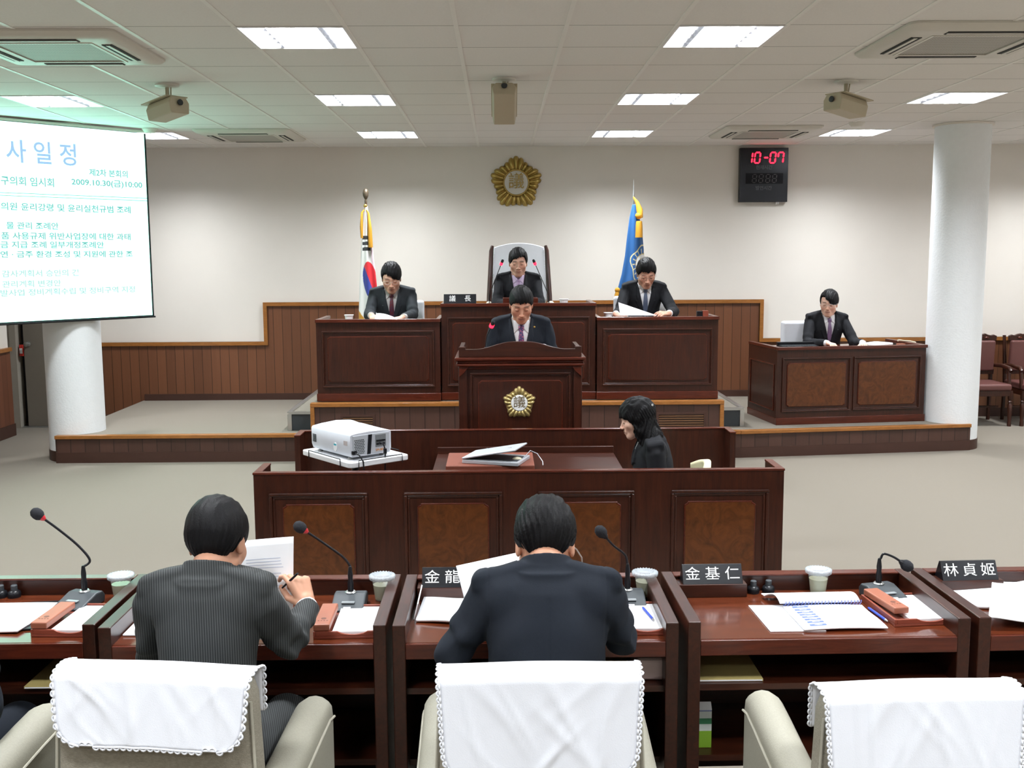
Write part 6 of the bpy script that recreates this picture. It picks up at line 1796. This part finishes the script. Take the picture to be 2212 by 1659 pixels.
    # shirt: chest inside the opening, collar and cuffs
    def shirt(P):
        q = inv(P); x, y, z = q[:, 0], q[:, 1], q[:, 2]
        t0 = torso(P)
        d = smax(t0-0.007*s, ((z-0.547+0.25*y)*s).astype(np.float32), 0.004)
        d = np.maximum(d, (-vdist(q, 0.012))*s)
        zc = z-0.547+0.25*y; rr = np.sqrt(x*x+(y*1.0)**2)
        band = np.maximum(np.abs(rr-(0.0645-0.10*zc))-0.0035, np.abs(zc)-0.020)
        d = np.minimum(d, band*s)
        for k in (-1, 1):     # pointed collar wings
            wing = t0-0.0155*s; cx_ = k*x
            reg = np.maximum.reduce([-(cx_-0.004), cx_-0.062, (cx_*0.35+0.448)-z, z-0.56, -(y-0.02)])
            reg = np.maximum(reg, (z-0.49)-1.1*0.06+cx_*0.0)
            tri = np.maximum.reduce([cx_*0.0-(cx_-0.008), (cx_-0.058), (0.455-z)+(0.04-cx_)*0.9, -(y-0.02)])
            d = np.minimum(d, np.maximum(wing, np.maximum(tri, z-0.53)*s))
        return d
    Vs, Fs = surface(shirt, T((0, 0, 0.33))-0.26, neck+np.array([0.14, 0.16, 0.10]), min(h, 0.0045))
    shb = skin_object('shirt', Vs, Fs, cfg.get('shirt', shirt_m), o)
    for k in (-1, 1):
        ax = wr[k]-el[k]; ax = ax/np.linalg.norm(ax); a_ = wr[k]-(wr[k]-el[k])*0.13; b_ = wr[k]+ax*0.002
        m = MB(); m.tube([Vector(a_.tolist()), Vector(b_.tolist())], [0.036*s, 0.0335*s], 20); m.build('cuff', cfg.get('shirt', shirt_m), shb, smooth=True)
    if cfg.get('tie') is not None:
        def tie(P):
            q = inv(P); x, y, z = q[:, 0], q[:, 1], q[:, 2]
            w = np.interp(z, [0.10, 0.18, 0.42, 0.455, 0.47, 0.50], [0.036, 0.034, 0.019, 0.013, 0.021, 0.024]).astype(np.float32)
            d = torso(P, 0.0165)
            d = smin(d, ell(q, (0, 0.090, 0.482), (0.022, 0.022, 0.024))*s, 0.01)
            reg = np.maximum.reduce([np.abs(x)-w, -(y-0.03), Vz-0.01-z, z-0.503])
            return smax(d, reg*s, 0.004)
        Vt, Ft = surface(tie, T((0, 0.08, 0.3))-0.2, T((0, 0.08, 0.42))+0.16, min(h, 0.004))
        skin_object('necktie', Vt, Ft, cfg['tie'], o)
    # trousers and shoes
    def trousers(P):
        d = None
        for k in (-1, 1):
            c = cap(P, T((k*0.09, 0.0, -0.01)), knees[k], 0.098*s, 0.07*s); c = smin(c, cap(P, knees[k], ankles[k]+np.array([0, 0, 0.0], np.float32), 0.07*s, 0.055*s), 0.03)
            d = c if d is None else smin(d, c, 0.02)
        return np.maximum(smin(d, ell(inv(P), (0, -0.01, 0.0), (0.175*fat*W, 0.128*fat, 0.12))*s, 0.04), 0.06-P[:, 2])
    if cfg.get('legs', True):
        kp = np.array(list(knees.values())+list(ankles.values())+[hip]); Vt, Ft = surface(trousers, kp.min(0)-0.2, kp.max(0)+0.22, 0.009)
        skin_object('trousers', Vt, Ft, cfg.get('trousers', cfg['suit']), o)
        for k in (-1, 1):
            a_ = ankles[k]
            def shoe(P): return np.maximum(smin(cap(P, a_+np.array([0, -0.03, -0.045], np.float32), a_+np.array([0, 0.16, -0.055], np.float32), 0.042, 0.034), cap(P, a_-np.array([0, 0.01, 0.03], np.float32), a_+np.array([0, 0, 0.02], np.float32), 0.045), 0.03), 0.002-P[:, 2])
            Vt, Ft = surface(shoe, a_-np.array([0.07, 0.1, 0.095]), a_+np.array([0.07, 0.22, 0.07]), 0.008)
            skin_object('shoe', Vt, Ft, MW['black'], o)
    if cfg.get('glasses'):
        gm = MW['steel'] if cfg['glasses'] == 'thin' else mat('dark_spectacle_frame', (0.06, 0.03, 0.02), rough=0.3)
        Mh = Matrix.Translation(hc.tolist()) @ Matrix(Rh.tolist()).to_4x4() @ Matrix.Diagonal((hs, hs, hs, 1))
        r_ = 0.0012
        m = MB()
        for k in (-1, 1):
            m.tube([(k*(0.033+0.023*math.cos(a)*1.0), 0.101-0.006*abs(math.cos(a))*(1 if k*math.cos(a) > 0 else 0), -0.001+0.0155*math.sin(a)) for a in [2*PI*q/20 for q in range(21)]], r_, 6, M=Mh)
            m.tube([(k*0.056, 0.096, 0.006), (k*0.074, 0.07, 0.008), (k*0.081, 0.01, 0.008)], r_, 6, M=Mh)
        m.tube([(-0.011, 0.101, 0.003), (0, 0.105, 0.006), (0.011, 0.101, 0.003)], r_, 6, M=Mh)
        m.build('eyeglasses', gm, o, smooth=True)
    return o, dict(hc=hc, Rh=Rh, Rt=Rt, T=T, wr=wr, hs=hs)
def to_local(loc, rz, p):
    c, s = math.cos(-rz), math.sin(-rz)
    x, y = p[0]-loc[0], p[1]-loc[1]
    return np.array([c*x-s*y, s*x+c*y, p[2]-loc[2]], np.float32)
def dir_local(rz, d):
    c, s = math.cos(-rz), math.sin(-rz)
    return (c*d[0]-s*d[1], s*d[0]+c*d[1], d[2])
def cast(label, loc, rz, cfg):
    """elbow/wrist/hdir/hback come in world terms, left hand first"""
    cfg = dict(cfg)
    cfg['elbow'] = [to_local(loc, rz, p) for p in cfg['elbow']]
    cfg['wrist'] = [to_local(loc, rz, p) for p in cfg['wrist']]
    cfg['hdir'] = [dir_local(rz, d) for d in cfg['hdir']]; cfg['hback'] = [dir_local(rz, d) for d in cfg['hback']]
    return person(label, loc, rz, cfg)

# the two councillors seen from behind
cast('person in a grey pinstripe suit seen from behind, holding a white sheet and a pen', (-0.812, 2.73, 0), R(-3), dict(
    neck_up=0.082, hip=0.555, scale=0.94, width=0.83, lean=9, nod=18, turn=-4, roll=-2, head=0.98, h=0.0042, hb=0.0042, hh=0.003, suit=pin_m, skin=(0.50, 0.26, 0.17), seed=3, fold=1.5, knee=0.50, foot=0.45,
    elbow=[(-1.00, 2.90, 0.80), (-0.610, 2.88, 0.835)], wrist=[(-0.93, 3.14, 0.80), (-0.588, 3.075, 0.872)],
    hdir=[(0.6, 0.8, -0.05), (-0.35, 0.35, 0.75)], hback=[(0, 0.1, 1), (0.55, -0.80, 0.25)],
    hand=[{}, dict(curls=[(30, 45, 30), (50, 60, 40), (60, 60, 45), (62, 60, 45)], thumb_in=0.9, s=0.98)],
    hair=dict(th=0.016, nape=-0.108, side=-0.028, front=0.06, fb=1.05, rough=0.7, ph=1)))
cast('person in a plain dark navy suit seen from behind, head bowed over papers', (0.128, 2.72, 0), R(0), dict(
    neck_up=0.068, hip=0.535, scale=0.98, width=0.90, girth=1.08, lean=13, nod=27, roll=1, h=0.0042, hb=0.0042, hh=0.003, suit=suit_navy, skin=(0.50, 0.25, 0.16), seed=8, fold=1.7, head=1.05, knee=0.50, foot=0.45,
    elbow=[(-0.135, 2.84, 0.81), (0.345, 2.89, 0.835)], wrist=[(-0.08, 3.14, 0.785), (0.33, 3.17, 0.80)],
    hdir=[(0.35, 0.9, -0.05), (-0.35, 0.9, 0.0)], hback=[(-0.3, 0.1, 1), (0.3, 0.1, 1)],
    hair=dict(th=0.017, nape=-0.070, side=-0.014, front=0.06, fb=1.0, rough=1.6, ph=2, tuft=0.002)))
# recorder
cast('person with long wavy black hair and a black jacket, seated in profile among the recorders', (0.93, 5.90, 0), R(90), dict(
    hip=0.40, scale=0.90, width=0.82, lean=8, nod=6, turn=-8, head=0.92, woman=True, h=0.005, hb=0.0036, suit=suit_black, skin=(0.68, 0.43, 0.33), seed=2, knee=0.42, foot=0.45,
    elbow=[(0.90, 5.73, 0.56), (0.90, 6.07, 0.56)], wrist=[(0.70, 5.78, 0.56), (0.70, 6.02, 0.56)], vneck=0.03, vbottom=0.38,
    hdir=[(-1, 0.1, 0.0), (-1, -0.05, 0.0)], hback=[(0, 0, 1), (0, 0, 1)],
    hair=dict(th=0.020, nape=-0.09, side=-0.05, front=0.030, fb=1.1, long=True, rough=2.0, ph=2)))
# officials facing the camera
RB = R(180)
cast('person in glasses and a dark suit reading papers beneath the national flag', (-1.045, 10.37, 0), RB, dict(
    head=1.16, neck_up=0.096, hip=1.095, scale=0.97, width=1.0, lean=8, nod=14, turn=4, glasses='thin', suit=suit_grey, shirt=shirt_g, tie=tie_mat('maroon_tie', (0.09, 0.012, 0.02), (0.05, 0.02, 0.05), 60, 'dot'), skin=(0.60, 0.345, 0.25), seed=4, legs=True, knee=1.06, foot=0.4,
    elbow=[(-0.835, 10.14, 1.36), (-1.255, 10.14, 1.36)], wrist=[(-0.90, 9.83, 1.352), (-1.20, 9.84, 1.37)],
    hdir=[(-0.6, -0.8, -0.1), (0.35, -0.9, -0.2)], hback=[(0.1, -0.1, 1), (-0.2, -0.2, 1)],
    hair=dict(th=0.018, front=0.045, side=-0.02, nape=-0.06, ph=1, tuft=0.004, part=0.1)))
cast('person in a black suit, lilac shirt and striped tie on the high chairman seat', (0.195, 10.45, 0), RB, dict(
    head=1.12, neck_up=0.098, hip=1.22, scale=0.97, width=0.97, lean=3, nod=7, suit=suit_black, shirt=shirt_l, tie=tie_mat('lilac_striped_tie', (0.55, 0.45, 0.62), (0.30, 0.16, 0.36), 70), skin=(0.62, 0.37, 0.28), seed=5, knee=1.2, foot=0.4,
    elbow=[(0.40, 10.26, 1.46), (-0.01, 10.26, 1.46)], wrist=[(0.30, 9.98, 1.455), (0.09, 9.98, 1.455)],
    hdir=[(-0.5, -0.8, 0), (0.5, -0.8, 0)], hback=[(0, 0, 1), (0, 0, 1)],
    hair=dict(th=0.016, front=0.058, side=-0.03, nape=-0.065, ph=3, part=-0.06, tuft=0.001)))
cast('person in glasses and a black suit lifting a sheet before the blue flag', (1.435, 10.35, 0), RB, dict(
    head=1.12, neck_up=0.097, hip=1.133, scale=0.97, width=0.98, lean=9, nod=17, turn=2, glasses='dark', suit=suit_black, shirt=shirt_m, tie=tie_mat('slate_tie', (0.07, 0.09, 0.15), (0.10, 0.13, 0.2), 80), skin=(0.60, 0.33, 0.24), seed=6, knee=1.1, foot=0.4,
    elbow=[(1.69, 10.08, 1.37), (1.17, 10.08, 1.37)], wrist=[(1.60, 9.78, 1.375), (1.10, 9.80, 1.370)],
    hdir=[(-0.85, -0.45, 0.05), (0.55, -0.8, -0.15)], hback=[(0.2, -0.45, 0.9), (-0.1, -0.4, 0.9)], hand=[dict(curl=(25, 25, 15)), dict(curl=(15, 25, 15))],
    hair=dict(th=0.018, front=0.055, side=-0.005, nape=-0.05, ph=5, tuft=0.003, lump=1)))
cast('person in glasses and a black suit at the right side desk, looking aside', (3.47, 11.02, 0), RB, dict(
    head=1.10, neck_up=0.098, hip=0.777, scale=0.97, width=0.97, lean=6, nod=3, turn=-24, glasses='thin', suit=suit_black, shirt=shirt_m, tie=tie_mat('lilac_grey_tie', (0.20, 0.13, 0.24), (0.14, 0.09, 0.18), 70), skin=(0.68, 0.43, 0.33), seed=7, knee=0.70, foot=0.4,
    elbow=[(3.71, 10.80, 1.0), (3.22, 10.80, 1.0)], wrist=[(3.72, 10.56, 1.015), (3.36, 10.58, 1.015)],
    hdir=[(-0.3, -0.9, -0.05), (0.3, -0.9, -0.05)], hback=[(0, 0, 1), (0, 0, 1)], hand=[dict(curl=(35, 40, 30)), dict(curl=(35, 40, 30))],
    hair=dict(th=0.019, front=0.040, side=-0.012, nape=-0.05, ph=2, tuft=0.004, part=0.18)))
cast('person in a navy suit and floral tie standing at the lectern, head bowed', (0.165, 7.82, 0), RB, dict(
    head=1.06, neck_up=0.112, hip=0.932, scale=0.99, width=0.97, girth=1.05, stand=True, lean=6, nod=20, turn=1, suit=suit_navy, shirt=shirt_m, tie=tie_mat('floral_tie', (0.05, 0.035, 0.12), (0.38, 0.10, 0.18), 75, 'dot'), skin=(0.57, 0.30, 0.21), seed=9, h=0.005, hb=0.004,
    elbow=[(0.405, 7.76, 1.15), (-0.075, 7.76, 1.15)], wrist=[(0.32, 7.47, 1.262), (0.01, 7.47, 1.262)],
    hdir=[(-0.5, -0.8, -0.1), (0.5, -0.8, -0.1)], hback=[(0, -0.1, 1), (0, -0.1, 1)],
    hair=dict(th=0.013, front=0.052, side=0.0, nape=-0.045, ph=4, tuft=0.001, top=1.0)))
cast('person in dark clothes, only an elbow showing at the left edge of the photo', (-1.63, 2.72, 0), R(0), dict(
    hip=0.54, scale=0.95, width=0.92, lean=10, nod=10, suit=suit_navy, h=0.008, hb=0.006, seed=5, knee=0.48, foot=0.45,
    elbow=[(-1.92, 2.85, 0.78), (-1.385, 2.66, 0.735)], wrist=[(-1.75, 3.10, 0.80), (-1.52, 2.86, 0.74)],
    hdir=[(0.3, 0.9, 0), (-0.8, 0.5, 0)], hback=[(0, 0, 1), (0, 0, 1)], hair=dict(th=0.015)))

# the sheet and pen in the hands of the man in pinstripes
o = empty('held_paper', (-0.752, 3.12, 0.755), 0, 'printed white sheet held upright by the man in pinstripes', 'paper')
def hp(u, v): return (-0.10+0.21*u-0.006*v, -0.02+0.09*v+0.006*math.sin(u*3), 0.0+0.285*v+0.018*u*v)
m = MB(); m.sheet(hp, 12, 14, th=0.0008); pgp = m.build('page', MW['paper'], o, smooth='all')
m = MB()
rn = random.Random(4)
for q in range(11):
    v = 0.80-q*0.030; a = 0.28+0.04*rn.random(); b_ = 0.80+0.06*rn.random()
    if q in (4, 8): continue
    def g(u, w, v=v, a=a, b_=b_): P = Vector(hp(a+(b_-a)*u, v+(w-0.5)*0.007)); P.y -= 0.0012; return P
    m.sheet(g, 6, 1)
m.build('printed_lines', mat('faint_print', (0.52, 0.56, 0.68)), pgp, fix=False)
o = empty('pen', (-0.635, 3.085, 0.955), 0, 'dark pen gripped by the man in pinstripes', 'pen')
m = MB(); m.tube([(-0.035, 0.02, -0.035), (0.0, 0, 0.0), (0.02, -0.012, 0.020)], [0.003, 0.004, 0.0035], 8); m.build('barrel', MW['black'], o, smooth=True)
# sheet under the left hand of the man in navy
o = empty('raised_paper', (0.03, 3.22, 0.78), R(0), 'white sheet raised at the left shoulder of the man in the plain navy suit', 'paper')
def hp2(u, v): return (-0.175+0.21*u+0.04*(1-v), -0.02+0.10*v, 0.02+0.125*v+0.045*u*v)
m = MB(); m.sheet(hp2, 12, 12, th=0.001); m.build('page', MW['paper'], o, smooth='all')
m = MB(); m.tube([(0.0, 0.012*math.cos(a), 0.006*math.sin(a)) for a in [2*PI*q/10 for q in range(11)]], 0.0018, 6); m.box(-0.001, 0.001, -0.016, 0.016, -0.002, 0.002)
bc = m.build('hair_clip', MW['steel'], smooth=True)
wm_ = [o_ for o_ in COL.objects if o_.get('label', '').startswith('person with long wavy')][0]
bc.parent = wm_; bc.location = to_local((0.93, 5.90, 0), R(90), (0.862, 5.795, 1.088)).tolist(); bc.rotation_euler = (0, R(20), R(65))
from mathutils.bvhtree import BVHTree
sp7 = [o_ for o_ in COL.objects if 'standing at the lectern' in o_.get('label', '')][0]
jk7 = [c for c in sp7.children if c.name.startswith('jacket')][0]
bv = BVHTree.FromPolygons([v.co for v in jk7.data.vertices], [tuple(p.vertices) for p in jk7.data.polygons])
pl_ = to_local((0.165, 7.82, 0), RB, (0.262, 7.0, 1.40)); dl_ = Vector(dir_local(RB, (0, 1, 0)))
hit = bv.ray_cast(Vector(pl_.tolist()), dl_)
if hit[0] is not None:
    m = MB(); m.ball((0, 0, 0), (0.009, 0.004, 0.009), 12); pn = m.build('lapel_pin', gold_rod, sp7, smooth=True); pn.location = hit[0]-dl_*0.002
o = empty('slim_microphone', (0.285, 3.50, DH), 0, 'thin grey gooseneck microphone stem beside the ear of the man in the plain navy suit', 'microphone')
m = MB(); m.lathe([(0, 0), (0.03, 0), (0.028, 0.01), (0.008, 0.018), (0, 0.018)], 18); m.build('foot', MW['black'], o, smooth=True)
m = MB(); m.tube([(0, 0, 0.01), (0.0, 0, 0.10), (-0.004, 0, 0.150), (-0.022, -0.005, 0.180), (-0.05, -0.01, 0.205)], 0.0025, 8); m.build('stem', MW['steel'], o, smooth=True)
m = MB(); m.tube([(-0.05, -0.01, 0.205), (-0.062, -0.012, 0.215), (-0.075, -0.015, 0.226)], [0.004, 0.009, 0.006], 10); m.build('capsule', MW['black_soft'], o, smooth=True)
